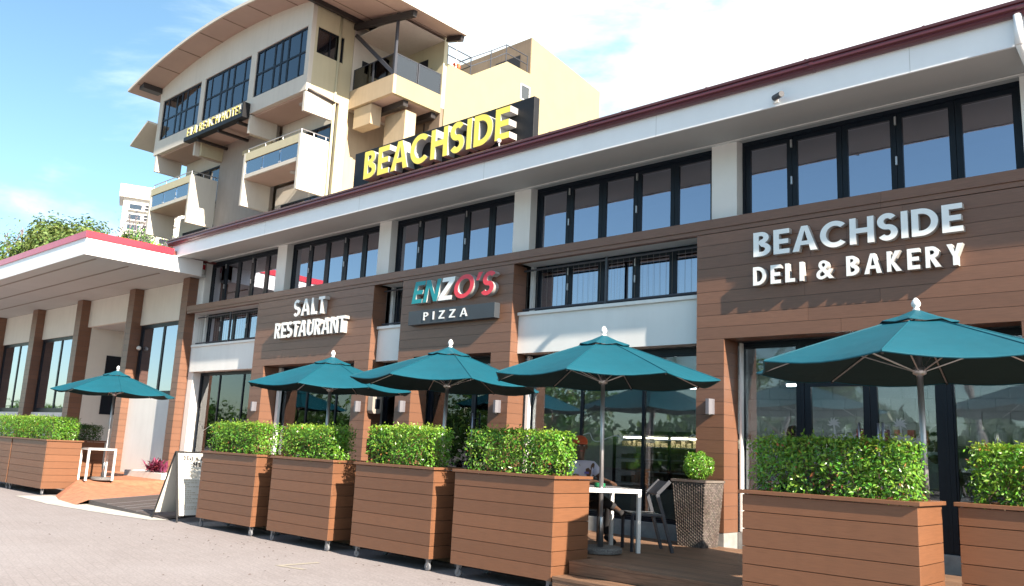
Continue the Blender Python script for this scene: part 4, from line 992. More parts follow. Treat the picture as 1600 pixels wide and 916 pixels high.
# print on the poster: heading and rows of menu text (flat print lying on the leaning face)
def on_board(y, z): 
    f = (z-0.12)/(1.175-0.12); return Vector((-14.356+(-14.649+14.356)*f+0.0035, y, z))
def board_text(text, y0, y1, z0, h, t, m):
    ws = [0.36 if c == ' ' else (0.86 if c == '&' else glyph(c, t)[1]) for c in text]; gap = 0.2
    k = (y1-y0)/((sum(ws)+gap*(len(text)-1))*h); y = y0
    for c, w in zip(text, ws):
        if c != ' ':
            me, _ = letter_mesh('print', c, h, 0.002, t, m, m, 0, k)
            # letter plane (x right, z up, facing -Y) turned onto the leaning +X face
            f = Vector((on_board(0, 1)-on_board(0, 0))).normalized(); rgt = Vector((0, 1, 0)); nrm = rgt.cross(f)
            mt = Matrix((rgt, -nrm, f)).transposed().to_4x4(); me.transform(mt)
            part_copy('print', me, on_board(y, z0), sb)
        y += (w+gap)*h*k
board_text('DELI & BAKERY', BY0+0.11, BY1-0.11, 1.055, 0.078, 0.26, 'ink')
board_text('MENU', BY0+0.29, BY1-0.29, 0.945, 0.078, 0.26, 'ink')
tb = MB(); rng = random.Random(4); z = 0.90
while z > 0.2:
    for c0, c1 in ((BY0+0.10, BY0+0.38), (BY0+0.48, BY1-0.10)):
        y = c0
        while y < c1:
            w = rng.uniform(0.02, 0.06); p = on_board(y, z); q = on_board(min(y+w, c1), z+0.010)
            tb.add([(p.x, p.y, p.z), (p.x, q.y, p.z), (q.x, q.y, q.z), (q.x, p.y, q.z)], [(0, 1, 2, 3)]); y += w+0.012
            if rng.random() < 0.10: break
    z -= 0.034
tag(tb.build('menu_lines', 'ink_tan', sb, recalc=False), kind='stuff')

# ---------------------------------------------------------------- people
def skin(name, chain, m, parent, sub=2):
    """chain: {key: (pos, radius)}, edges list; one continuous skinned surface"""
    pts, edges, root = chain
    keys = list(pts); me = bpy.data.meshes.new(name)
    me.from_pydata([pts[k][0] for k in keys], [(keys.index(a), keys.index(b)) for a, b in edges], [])
    o = bpy.data.objects.new(name, me); COL.objects.link(o)
    o.modifiers.new('skin', 'SKIN')
    if not me.skin_vertices: 
        bmm = bmesh.new(); bmm.from_mesh(me); bmm.verts.layers.skin.verify(); bmm.to_mesh(me); bmm.free()
    for i, k in enumerate(keys):
        q = pts[k][1]; me.skin_vertices[0].data[i].radius = (q, q) if not isinstance(q, tuple) else q
        me.skin_vertices[0].data[i].use_root = (k == root)
    s = o.modifiers.new('sub', 'SUBSURF'); s.levels = sub; s.render_levels = sub
    bpy.context.view_layer.update()
    m2 = bpy.data.meshes.new_from_object(o.evaluated_get(bpy.context.evaluated_depsgraph_get()))
    bpy.data.objects.remove(o); m2.name = name; m2.materials.clear(); m2.materials.append(MAT[m])
    for p in m2.polygons: p.use_smooth = True
    b = MB(); off = wloc(parent); m2.transform(Matrix.Translation(-off))
    return link(name, m2, parent)
def person(label, J, shirt, trousers, hat=None, hair='hair_black', loc=(0, 0, 0), collar_badge=None, face=(1, 0, 0)):
    """J: dict of joints in world space: head neck chest waist pelvis, shl elbl wrl, shr elbr wrr, hipl knl anl toel, hipr knr anr toer"""
    V = {k: Vector(v) for k, v in J.items()}; t = thing('person', label, 'person', loc)
    fdir = Vector(face).normalized(); side = Vector((0, 0, 1)).cross(fdir)
    hd = V['head']
    pts = {'pelvis': (V['pelvis'], (0.14, 0.11)), 'waist': (V['waist'], (0.13, 0.10)), 'chest': (V['chest'], (0.16, 0.11)), 'neckb': (V['neck']-Vector((0, 0, .05)), 0.07), 'neck': (V['neck'], 0.055), 'chin': (hd-Vector((0, 0, .07))+fdir*0.015, 0.072), 'mid': (hd+Vector((0, 0, .01)), 0.092), 'crown': (hd+Vector((0, 0, .085))-fdir*0.01, 0.075)}
    E = [('pelvis', 'waist'), ('waist', 'chest'), ('chest', 'neckb'), ('neckb', 'neck'), ('neck', 'chin'), ('chin', 'mid'), ('mid', 'crown')]
    for s in 'lr':
        if 'sh'+s in V:
            a, e, w = V['sh'+s], V['elb'+s], V['wr'+s]
            pts.update({'sh'+s: (a, 0.062), 'ua'+s: ((a+e)/2, 0.05), 'elb'+s: (e, 0.042), 'fa'+s: ((e*0.6+w*0.4), 0.04), 'wr'+s: (w, 0.027), 'pm'+s: (w+(w-e).normalized()*0.07, (0.038, 0.018))})
            E += [('chest', 'sh'+s), ('sh'+s, 'ua'+s), ('ua'+s, 'elb'+s), ('elb'+s, 'fa'+s), ('fa'+s, 'wr'+s), ('wr'+s, 'pm'+s)]
            wd = (w-e).normalized(); sd = wd.cross(Vector((0, 0, 1)))
            sd = sd.normalized() if sd.length > 0.05 else side
            for fi, (o_, L) in enumerate(((-.030, .055), (-.010, .072), (.010, .078), (.030, .070))):
                p0 = w+wd*0.085+sd*o_; p1 = p0+wd*L*0.6-Vector((0, 0, .008)); p2 = p1+wd*L*0.5-Vector((0, 0, .02))
                pts.update({f'f{s}{fi}0': (p0, .010), f'f{s}{fi}1': (p1, .009), f'f{s}{fi}2': (p2, .007)}); E += [('pm'+s, f'f{s}{fi}0'), (f'f{s}{fi}0', f'f{s}{fi}1'), (f'f{s}{fi}1', f'f{s}{fi}2')]
        if 'hip'+s in V:
            h_, k_, a_, o_ = V['hip'+s], V['kn'+s], V['an'+s], V['toe'+s]
            pts.update({'hip'+s: (h_, 0.092), 'th'+s: ((h_+k_)/2, 0.078), 'kn'+s: (k_, 0.056), 'cf'+s: (k_*0.62+a_*0.38, 0.054), 'an'+s: (a_, 0.038), 'toe'+s: (o_, (0.042, 0.026))})
            E += [('pelvis', 'hip'+s), ('hip'+s, 'th'+s), ('th'+s, 'kn'+s), ('kn'+s, 'cf'+s), ('cf'+s, 'an'+s), ('an'+s, 'toe'+s)]
    skin('body', (pts, E, 'pelvis'), 'skin_dark', t)
    # shirt: torso and short sleeves
    g = 0.04
    sp = {'pelvis': (V['pelvis']+Vector((0, 0, .03)), (0.14+g, 0.115+g)), 'waist': (V['waist'], (0.135+g, 0.105+g)), 'chest': (V['chest'], (0.16+g, 0.115+g)), 'nb': (V['neck']-Vector((0, 0, .045)), 0.078)}
    se = [('pelvis', 'waist'), ('waist', 'chest'), ('chest', 'nb')]
    for s in 'lr':
        if 'sh'+s in V:
            a, e = V['sh'+s], V['elb'+s]; sp['sh'+s] = (a, 0.075); sp['sl'+s] = (a*0.35+e*0.65, 0.07); se += [('chest', 'sh'+s), ('sh'+s, 'sl'+s)]
    skin('shirt', (sp, se, 'waist'), shirt, t)
    if 'hipl' in V:
        tp = {'pelvis': (V['pelvis'], (0.15, 0.125))}; te = []
        for s in 'lr':
            h_, k_, a_ = V['hip'+s], V['kn'+s], V['an'+s]
            tp.update({'hip'+s: (h_, 0.108), 'th'+s: ((h_+k_)/2, 0.094), 'kn'+s: (k_, 0.073), 'cf'+s: ((k_+a_)/2, 0.066), 'hm'+s: (a_, 0.056)})
            te += [('pelvis', 'hip'+s), ('hip'+s, 'th'+s), ('th'+s, 'kn'+s), ('kn'+s, 'cf'+s), ('cf'+s, 'hm'+s)]
        skin('trousers', (tp, te, 'pelvis'), trousers, t)
        for s in 'lr':
            a_, o_ = V['an'+s], V['toe'+s]; dd = (o_-a_).normalized()
            skin('shoe', ({'h': (a_-dd*0.03-Vector((0, 0, .02)), (0.05, 0.045)), 'm': ((a_+o_)/2-Vector((0, 0, .012)), (0.05, 0.042)), 't': (o_+dd*0.03, (0.048, 0.034))}, [('h', 'm'), ('m', 't')], 'm'), 'cloth_dark', t)
    # face, hair or cap
    fb = MB()
    nose = hd+fdir*0.10-Vector((0, 0, .01)); fb.add([nose-side*0.016-fdir*.02-Vector((0, 0, .014)), nose+side*0.016-fdir*.02-Vector((0, 0, .014)), nose+Vector((0, 0, .035))-fdir*.02, nose-Vector((0, 0, .012))], [(0, 1, 3), (1, 2, 3), (2, 0, 3), (0, 2, 1)])
    for s in (-1, 1): fb.lathe(hd+side*s*0.092-fdir*0.01-Vector((0, 0, .03)), [(0.008, 0), (0.018, 0.015), (0.022, 0.04), (0.012, 0.06)], 8)
    fb.build('face_features', 'skin_dark', t, smooth=True)
    for s in (-1, 1): MB().lathe(hd+side*s*0.034+fdir*0.083+Vector((0, 0, .008)), [(0.004, 0), (0.011, 0.005), (0.011, 0.012), (0.004, 0.017)], 8).build('eye', 'frost', t, smooth=True)
    mb = MB(); mb.obox(hd+fdir*0.088-side*0.022-Vector((0, 0, .055)), hd+fdir*0.088+side*0.022-Vector((0, 0, .055)), 0.01, 0.008); mb.build('mouth', 'product_red', t)
    hm = hat or hair
    prof = [(0.100, 0.035), (0.106, 0.06), (0.098, 0.10), (0.072, 0.135), (0.03, 0.152), (0.005, 0.155)]
    MB().lathe(hd-fdir*0.008, prof, 18).build('cap' if hat else 'hair', hm, t, smooth=True)
    if hat:
        br = MB(); br.add([hd+fdir*0.09+side*0.07+Vector((0, 0, .045)), hd+fdir*0.17+side*0.045+Vector((0, 0, .035)), hd+fdir*0.17-side*0.045+Vector((0, 0, .035)), hd+fdir*0.09-side*0.07+Vector((0, 0, .045)),
                           hd+fdir*0.09+side*0.07+Vector((0, 0, .056)), hd+fdir*0.17+side*0.045+Vector((0, 0, .046)), hd+fdir*0.17-side*0.045+Vector((0, 0, .046)), hd+fdir*0.09-side*0.07+Vector((0, 0, .056))], [(0, 1, 2, 3), (7, 6, 5, 4), (0, 4, 5, 1), (1, 5, 6, 2), (2, 6, 7, 3), (3, 7, 4, 0)]); br.build('peak', hm, t)
    else:
        hb = MB(); hb.lathe(hd-fdir*0.028-Vector((0, 0, .05)), [(0.07, 0), (0.088, 0.03), (0.098, 0.09)], 14); hb.build('hair', hm, t, smooth=True)
    if collar_badge:
        p = V['chest']+fdir*0.134+side*0.055+Vector((0, 0, -0.02)); b = MB(); b.obox(p-side*0.03, p+side*0.03, 0.006, 0.028); b.build('badge', 'badge', t)
    return t
dz = 0.352
person('person in lilac shirt and orange cap sitting at the white table behind the hedge',
       dict(head=(-7.18, 9.26, dz+1.24), neck=(-7.17, 9.25, dz+1.10), chest=(-7.16, 9.25, dz+0.92), waist=(-7.20, 9.26, dz+0.70), pelvis=(-7.22, 9.26, dz+0.53),
            shl=(-7.08, 9.42, dz+1.0), elbl=(-6.93, 9.46, dz+0.80), wrl=(-6.74, 9.36, dz+0.79), shr=(-7.10, 9.06, dz+1.0), elbr=(-6.99, 8.96, dz+0.76), wrr=(-6.78, 9.0, dz+0.79),
            hipl=(-7.16, 9.36, dz+0.52), knl=(-6.74, 9.38, dz+0.50), anl=(-6.80, 9.40, dz+0.10), toel=(-6.66, 9.36, dz+0.035),
            hipr=(-7.16, 9.16, dz+0.54), knr=(-6.78, 9.06, dz+0.63), anr=(-6.48, 9.16, dz+0.47), toer=(-6.36, 9.12, dz+0.42)),
       'shirt_lilac', 'cloth_dark', hat='hat_orange', loc=(-7.2, 9.26, dz), collar_badge=True, face=(0.8, -0.6, 0))
ch2 = chair('dark grey metal chair under the person in the orange cap', -7.22, 9.26, dz, math.pi, 'dark cafe chairs')
fz = 0.362
def standing(x, y, face, lean=0.0):
    f = Vector(face).normalized(); s = Vector((0, 0, 1)).cross(f); P = lambda a, b, z: tuple(Vector((x, y, fz+z))+f*a+s*b)
    return dict(head=P(.05, 0, 1.56), neck=P(.03, 0, 1.40), chest=P(.0, 0, 1.22), waist=P(0, 0, 1.02), pelvis=P(0, 0, .88), shl=P(0, .19, 1.33), elbl=P(.05, .25, 1.04), wrl=P(.24, .20, .92), shr=P(0, -.19, 1.33), elbr=P(.05, -.25, 1.04), wrr=P(.24, -.20, .92),
                hipl=P(0, .10, .84), knl=P(.02, .11, .47), anl=P(-.02, .12, .09), toel=P(.13, .14, .035), hipr=P(0, -.10, .84), knr=P(.02, -.11, .47), anr=P(-.02, -.12, .09), toer=P(.13, -.14, .035))
person('person in a loose white shirt inside the double doors, back to the glass', standing(-3.42, 12.0, (0.2, 1, 0)), 'shirt_white', 'cloth_dark', loc=(-3.42, 12.0, fz), face=(0.2, 1, 0))
person('dark haired person in a white shirt inside the left deli side window', standing(-5.6, 12.45, (0.3, 1, 0)), 'shirt_white', 'cloth_dark', loc=(-5.6, 12.45, fz), face=(0.3, 1, 0))

# ---------------------------------------------------------------- the hotel
hot = thing('hotel_building', 'tall cream hotel with a curved overhanging roof and boxy balconies behind the shops', 'hotel', (-38, 30, 0))
HY, HB = 21.3, 22.95                     # balcony fronts and the recessed wall
XL, XRt = -50.75, -34.2
roofz = lambda x: 23.86-((x+41.5)**2)/(2*44.0)
# top floor
box('top_floor_front', 'hotel_white', hot, XL, XRt, HY, HY+0.25, 18.45, 19.32)
segs = [(XL, -50.24), (-45.38, -44.90), (-39.85, -39.30), (-34.53, XRt)]
for a, c in segs: box('wall_pier', 'hotel_white', hot, a, c, HY+0.002, HY+0.25, 19.322, 21.95)
poly = [(XL, 21.952), (XRt, 21.952)]+[(x, roofz(x)-0.02) for x in [XRt-(XRt-XL)*i/16 for i in range(17)]]
MB().prismY(poly, HY, HY+0.25).build('wall_head', 'hotel_white', hot)
def hotel_window(x0, x1, z0, z1, y):
    b = MB(); ring(b, x0, x1, z0, z1, y, y+0.1, 0.09); w = b.build('window', 'frame', hot)
    n = 6; m = MB(); zm = z0+(z1-z0)*0.5
    m.box(x0+0.09, x1-0.09, y+0.01, y+0.08, zm-0.05, zm+0.05)
    wd = [0.55, 1.05, .62, .62, 1.05, .55]; k = (x1-x0-.18)/sum(wd); xx = x0+0.09; cuts = []
    for i in range(5):
        xx += wd[i]*k; t = 0.14 if i in (1, 2, 3) else 0.08
        m.box(xx-t/2, xx+t/2, y+0.012, y+0.078, z0+0.09, zm-0.052); m.box(xx-t/2, xx+t/2, y+0.012, y+0.078, zm+0.052, z1-0.09)
    m.build('mullions', 'frame', w)
    xx = x0+0.09
    for i in range(6):
        box('pane', 'glass_hotel', w, xx+0.01, xx+wd[i]*k-0.01, y+0.04, y+0.05, z0+0.095, zm-0.055); box('pane', 'glass_hotel', w, xx+0.01, xx+wd[i]*k-0.01, y+0.04, y+0.05, zm+0.055, z1-0.095); xx += wd[i]*k
    curtain(hot, x1-1.5, x1-0.2, z0+0.1, z1-0.1, y+0.45, amp=0.05, n=26)
for x0, x1 in ((-50.24, -45.38), (-44.90, -39.85), (-39.30, -34.53)): hotel_window(x0+0.002, x1-0.002, 19.324, 21.948, HY+0.06)
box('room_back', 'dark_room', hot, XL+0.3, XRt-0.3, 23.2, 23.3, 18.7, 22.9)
# side wall of the top floor with its window
box('side_wall', 'hotel_cream', hot, XRt-0.25, XRt-0.002, HY+0.252, 21.70, 18.45, 23.1)
box('side_wall', 'hotel_cream', hot, XRt-0.25, XRt-0.002, 23.30, 23.88, 3.0, 23.05)
box('side_wall', 'hotel_cream', hot, XRt-0.25, XRt-0.002, 21.702, 23.298, 18.45, 20.58); box('side_wall', 'hotel_cream', hot, XRt-0.25, XRt-0.002, 21.702, 23.298, 21.97, 23.05)
b = MB(); y0, y1, z0, z1 = 21.704, 23.296, 20.582, 21.968; xx = XRt-0.06
b.box(xx-.1, xx, y0, y0+.07, z0, z1); b.box(xx-.1, xx, y1-.07, y1, z0, z1); b.box(xx-.1, xx, y0+.07, y1-.07, z0, z0+.07); b.box(xx-.1, xx, y0+.07, y1-.07, z1-.07, z1); b.box(xx-.1, xx, (y0+y1)/2-.03, (y0+y1)/2+.03, z0+.07, z1-.07)
w = b.build('window', 'frame', hot); box('pane', 'glass_hotel', w, xx-.05, xx-.04, y0+.07, (y0+y1)/2-.031, z0+.07, z1-.07); box('pane', 'glass_hotel', w, xx-.05, xx-.04, (y0+y1)/2+.031, y1-.07, z0+.07, z1-.07)
b = MB(); vs = []
for i in range(25):
    yy = 21.76+0.75*i/24; vs += [(xx-0.22+0.03*math.sin(i*1.3), yy, z0+.05), (xx-0.22+0.03*math.sin(i*1.3), yy, z1-.05)]
b.add(vs, [(2*i, 2*i+2, 2*i+3, 2*i+1) for i in range(24)]); b.build('curtain', 'curtain', hot, recalc=False)
box('floor_slab', 'hotel_soffit', hot, XL, XRt, HY+0.252, 23.88, 18.40, 18.62)
# rear mass, recessed wall, middle stair bay
box('rear_mass', 'hotel_tan', hot, XL, XRt-0.26, 23.90, 33.7, 0.0, 21.0)
for lvl in (14.83, 11.16, 7.49):
    for (a, c, mid) in ((-50.45, -45.28, 0), (-39.5, -34.22, 0)):
        box('balcony_slab', 'hotel_white', hot, a+0.18, c-0.18, HY+0.02, HB, lvl, lvl+0.20)
        box('balcony_soffit', 'hotel_soffit', hot, a+0.19, c-0.19, HY+0.12, HB, lvl-0.03, lvl-0.002)
        if lvl > 14: box('parapet', 'hotel_cream', hot, a+0.182, c-0.182, HY, HY+0.16, lvl+0.95, lvl+1.39)
        for s in (0, 1):
            xx = a if s == 0 else c-0.18
            zf = lvl+1.395 if lvl > 14 else lvl+0.2
            MB().prismX([(HY, lvl-1.45), (HB-0.02, lvl-1.45), (HB-0.02, zf), (HY-0.003, zf)], xx, xx+0.18).build('side_fin', 'hotel_white', hot)
        for i in range(3):
            xa = a+0.22+(c-a-0.44)*i/3; box('balcony_pane', 'glass_rail', hot, xa+0.02, xa+(c-a-0.44)/3-0.02, HY+0.05, HY+0.062, lvl+0.21, lvl+0.945)
            for q in (0.10, 0.85):
                for e in (0.06, (c-a-0.44)/3-0.06): box('pane_clip', 'satin_alu', hot, xa+e-.03, xa+e+.03, HY+0.035, HY+0.075, lvl+0.2+q*0.75-.03, lvl+0.2+q*0.75+.03)
        rl = MB(); zt = lvl+1.62
        rl.tube((a+0.3, HY+0.08, zt), (c-0.09, HY+0.08, zt), 0.028); rl.tube((c-0.09, HY+0.08, zt), (c-0.09, HB, zt), 0.028)
        for i in range(4): xq = a+0.3+(c-a-0.4)*i/3; rl.tube((xq, HY+0.08, lvl+1.39), (xq, HY+0.08, zt), 0.02)
        for i in (1, 2): rl.tube((c-0.09, HY+0.08+i*0.7, lvl+1.39), (c-0.09, HY+0.08+i*0.7, zt), 0.02)
        if lvl > 14: rl.build('balcony_rail', 'satin_alu', hot)
        lp = MB(); lp.lathe(((a+c)/2+0.9, HY+0.9, lvl-0.12), [(0.16, 0), (0.22, 0.03), (0.22, 0.09)], 14); lp.build('ceiling_lamp', 'soffit', hot)
        # recessed wall with sliding doors
        box('recess_wall', 'hotel_white', hot, a+0.18, c-0.18, HB+0.35, HB+0.55, lvl+0.21, lvl+3.62)
        zz0, zz1 = lvl+0.22, lvl+2.55; b = MB(); ring(b, a+1.0, c-0.22, zz0, zz1, HB+0.20, HB+0.30, 0.10); w = b.build('sliding_door', 'frame', hot)
        for i in range(3):
            xa = a+1.1+(c-a-1.42)*i/3; xb2 = a+1.1+(c-a-1.42)*(i+1)/3
            box('pane', 'glass_hotel', w, xa+0.05, xb2-0.05, HB+0.24, HB+0.25, zz0+.1, zz1-.1); box('stile', 'frame', w, xb2-0.05, xb2+0.05, HB+0.21, HB+0.29, zz0+.1, zz1-.1)
            curtain(w, xa+0.1, xb2-0.1, zz0+.1, zz1-.1, HB+0.31, amp=0.02, n=30)
# hanging fins under the top floor
for xx in (-50.45, -45.46, -39.5, -34.40): box('side_fin', 'hotel_white', hot, xx, xx+0.18, HY+0.02, HB, 17.38, 18.395)
for xa, xb2 in ((-50.2, -45.5), (-39.3, -34.45)):
    box('balcony_soffit', 'hotel_soffit', hot, xa, xb2, HY+0.26, 23.2, 18.36, 18.398)
    lp = MB(); lp.lathe(((xa+xb2)/2+1.2, HY+0.9, 18.26), [(0.16, 0), (0.24, 0.03), (0.24, 0.098)], 14); lp.build('ceiling_lamp', 'soffit', hot)
box('stair_wall', 'hotel_grey', hot, -45.26, -39.52, HB, HB+0.3, 3.0, 18.39)
box('stair_door', 'frame', hot, -42.0, -41.0, HB-0.03, HB-0.002, 14.9, 17.0); box('stair_window', 'glass_hotel', hot, -41.85, -41.3, HB-0.045, HB-0.032, 15.3, 16.8)
box('stair_ledge', 'hotel_cream', hot, -42.6, -39.6, HB-0.10, HB-0.002, 17.25, 17.5)
box('stair_box', 'hotel_cream', hot, -43.4, -40.9, HB-0.5, HB-0.002, 11.2, 11.9); box('stair_ledge', 'hotel_brown', hot, -43.5, -40.8, HB-0.03, HB-0.002, 12.3, 12.4)
for xx in (-45.25, -39.72): box('duct_box', 'hotel_cream', hot, xx+0.2*0, xx+0.2, HY+0.3, HB, 17.4, 18.395)
MB().tube((XRt+0.02, 23.0, 23.2), (XRt+0.06, 23.0, 5.0), 0.07, n=8).build('drain_pipe', 'hotel_cream', hot, smooth=True)
MB().tube((XRt+0.03, HY+0.1, 18.5), (XRt+0.06, 23.0, 18.3), 0.07, n=8).build('drain_pipe', 'dark_beam', hot, smooth=True)
# curved roof, wide overhang, panel joints in the soffit
def arcpoly(x0, x1, t, dz=0.0, n=26):
    up = [(x0+(x1-x0)*i/n, roofz(x0+(x1-x0)*i/n)+t+dz) for i in range(n+1)]
    return up+[(x, z-t) for x, z in reversed(up)]
MB().prismY(arcpoly(-52.2, -29.1, 0.16), HY-1.5, 27.2).build('roof', 'hotel_white', hot)
MB().prismY(arcpoly(-52.15, -29.15, 0.02, -0.024), HY-1.42, 27.1).build('roof_soffit', 'hotel_soffit', hot)
for i in range(9):
    x = -51+i*2.55; b = MB(); b.obox((x, HY-1.42, roofz(x)-0.035), (x, 27.1, roofz(x)-0.035), 0.05, 0.02); b.build('soffit_joint', 'hotel_brown', hot)
b = MB(); b.obox((XRt+0.3, HY-1.2, roofz(XRt)-0.2), (XRt+0.3, 26.5, roofz(XRt)-0.2), 0.2, 0.28); b.build('roof_beam', 'dark_beam', hot)
b = MB(); b.obox((XRt, 23.9, roofz(XRt)-0.42), (-29.4, 23.9, roofz(-29.4)-0.18), 0.22, 0.30); b.build('roof_beam', 'dark_beam', hot)
b = MB(); b.obox((-30.4, 27.0, roofz(-30.4)-0.2), (-29.3, 27.0, roofz(-29.3)-0.2), 0.2, 0.28); b.build('roof_beam', 'dark_beam', hot)
box('roof_beam', 'dark_beam', hot, -51.2, -50.6, HY-1.2, HY-0.01, 22.55, 22.9)
MB().prismY([(-53.0, 19.4), (-50.8, 20.5), (-50.8, 20.62), (-53.0, 19.52)], HY-0.6, 24).build('lower_awning', 'hotel_white', hot)
# corner terrace
TX, TY0, TY1 = -30.7, 23.9, 27.05
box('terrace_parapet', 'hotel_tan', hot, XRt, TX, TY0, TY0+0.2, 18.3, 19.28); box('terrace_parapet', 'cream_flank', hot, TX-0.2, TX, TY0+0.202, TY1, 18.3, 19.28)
box('terrace_slab', 'hotel_soffit', hot, XRt, TX-0.202, TY0+0.202, TY1, 18.32, 18.6)
box('terrace_beam', 'dark_beam', hot, XRt, TX-0.22, TY0+0.9, TY0+1.2, 18.0, 18.31); box('terrace_beam', 'dark_beam', hot, XRt, TX-0.22, TY1-0.4, TY1-0.1, 18.0, 18.31)
box('terrace_wall', 'hotel_cream', hot, XRt-0.02, TX, TY1+0.002, TY1+0.25, 18.6, 22.9)
box('terrace_wall', 'hotel_white', hot, XRt-0.25, XRt-0.001, TY0+0.002, TY1, 18.3, 23.0)
box('terrace_ceiling', 'hotel_white', hot, XRt, TX-0.05, TY0+0.15, TY1, 22.30, 22.36)
box('terrace_door', 'frame', hot, XRt, XRt+0.03, 24.5, 26.2, 18.62, 21.2); box('terrace_window', 'frame', hot, -32.8, -31.9, TY1-0.03, TY1, 20.2, 21.6)
b = MB(); b.tube((-31.5, TY1-0.12, 20.6), (-31.5, TY1-0.12, 20.9), 0.08, n=10); b.build('wall_lamp', 'dark_beam', hot)
b = MB(); b.box(TX-0.14, TX-0.02, TY0+0.02, TY0+0.14, 19.282, 22.6); b.build('terrace_post', 'grey_metal', hot)
b = MB(); b.obox((XRt+0.05, TY0+0.08, 22.4), (TX-0.1, TY0+0.08, 19.35), 0.14, 0.18); b.build('terrace_brace', 'grey_metal', hot)
for x0, x1 in ((XRt+0.1, -32.5), (-32.45, TX-0.16)):
    b = MB(); ring(b, x0, x1, 19.285, 20.45, TY0+0.07, TY0+0.11, 0.04); f = b.build('balustrade', 'grey_metal', hot); box('pane', 'glass_hotel', f, x0+.04, x1-.04, TY0+0.085, TY0+0.095, 19.325, 20.41)
for y0, y1 in ((TY0+0.16, 25.45), (25.50, TY1-0.02)):
    b = MB(); b.box(TX-.11, TX-.07, y0, y0+.05, 19.285, 20.45); b.box(TX-.11, TX-.07, y1-.05, y1, 19.285, 20.45); b.box(TX-.11, TX-.07, y0+.05, y1-.05, 20.40, 20.45); b.box(TX-.11, TX-.07, y0+.05, y1-.05, 19.285, 19.325)
    f = b.build('balustrade', 'grey_metal', hot); box('pane', 'glass_hotel', f, TX-.095, TX-.085, y0+.05, y1-.05, 19.325, 20.40)
# ducts and wall in the void below the terrace
box('duct_box', 'hotel_tan', hot, -33.9, -32.5, TY0+0.15, TY0+0.8, 17.2, 18.25); box('duct_box', 'hotel_tan', hot, -32.8, -31.2, TY0+1.3, TY0+2.0, 16.3, 18.0)
box('void_wall', 'hotel_brown', hot, XRt, TX-0.01, TY1+0.002, TY1+0.2, 3.0, 18.59)
for xx in (-33.0, -31.9): box('void_joint', 'dark_beam', hot, xx, xx+0.06, TY1-0.03, TY1, 5.0, 18.0)
# long cream wall running back, stepped for the roof stair
prof = [(TY1+0.252, 0), (40.5, 0), (40.5, 24.3), (33.8, 25.3), (33.8, 23.0), (31.8, 23.0), (29.1, 21.15), (TY1+0.252, 21.15)]
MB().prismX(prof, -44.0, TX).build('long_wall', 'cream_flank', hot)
box('stair_shaft_face', 'hotel_brown', hot, -43.9, TX-0.02, 33.76, 33.795, 23.01, 25.25); box('shaft_vent', 'dark_beam', hot, -33.5, -31.5, 33.72, 33.755, 23.5, 24.4)
b = MB(); xw = TX-0.02
b.box(xw, xw+.05, 33.0, 33.07, 21.2, 22.15); b.box(xw, xw+.05, 33.73, 33.8, 21.2, 22.15); b.box(xw, xw+.05, 33.071, 33.729, 22.08, 22.15); b.box(xw, xw+.05, 33.071, 33.729, 21.2, 21.27)
w = b.build('window', 'white_paint', hot); box('pane', 'glass_hotel', w, xw+.01, xw+.03, 33.071, 33.729, 21.271, 22.079)
rl = MB()
def rail(p, q):
    for h in (0.55, 1.05): rl.tube(Vector(p)+Vector((0, 0, h)), Vector(q)+Vector((0, 0, h)), 0.03, n=6)
pth = [(TX-0.1, 27.4, 21.15), (TX-0.1, 29.1, 21.15), (TX-0.1, 30.6, 22.15), (TX-0.1, 31.8, 23.0), (TX-0.1, 33.6, 23.0)]
for p, q in zip(pth, pth[1:]): rail(p, q)
for p in pth: rl.tube(p, Vector(p)+Vector((0, 0, 1.08)), 0.03, n=6)
rail((TX-0.1, 29.1, 21.15), (TX-2.4, 29.1, 21.15)); rail((TX-2.4, 27.4, 21.15), (TX-2.4, 29.1, 21.15))
rl.build('roof_rail', 'grey_metal', hot)
b = MB(); b.tube((TX-0.4, 28.3, 21.2), (TX-0.4, 28.3, 23.6), 0.035); b.box(TX-0.6, TX-0.2, 28.15, 28.45, 23.4, 23.75); b.build('aerial', 'white_paint', hot)
bu = thing('life_ring', 'orange life ring hanging on the hotel roof railing', 'life ring', (TX-1.2, 29.05, 21.8))
b = MB(); n1_, n2_ = 20, 8; vs = []; fs = []
for i in range(n1_):
    a = 2*math.pi*i/n1_
    for j in range(n2_):
        t = 2*math.pi*j/n2_; q = 0.26+0.09*math.cos(t); vs.append((TX-1.2+q*math.cos(a), 29.0+0.09*math.sin(t), 21.85+q*math.sin(a)))
for i in range(n1_):
    for j in range(n2_): fs.append((i*n2_+j, ((i+1) % n1_)*n2_+j, ((i+1) % n1_)*n2_+(j+1) % n2_, i*n2_+(j+1) % n2_))
b.add(vs, fs); b.build('ring', 'buoy', bu, smooth=True)
b = MB(); 
for a in (0.785, 2.356, 3.927, 5.498): b.tube((TX-1.2+0.17*math.cos(a), 29.0, 21.85+0.17*math.sin(a)), (TX-1.2+0.36*math.cos(a), 29.0, 21.85+0.36*math.sin(a)), 0.1, n=8)
b.build('band', 'white_paint', bu)
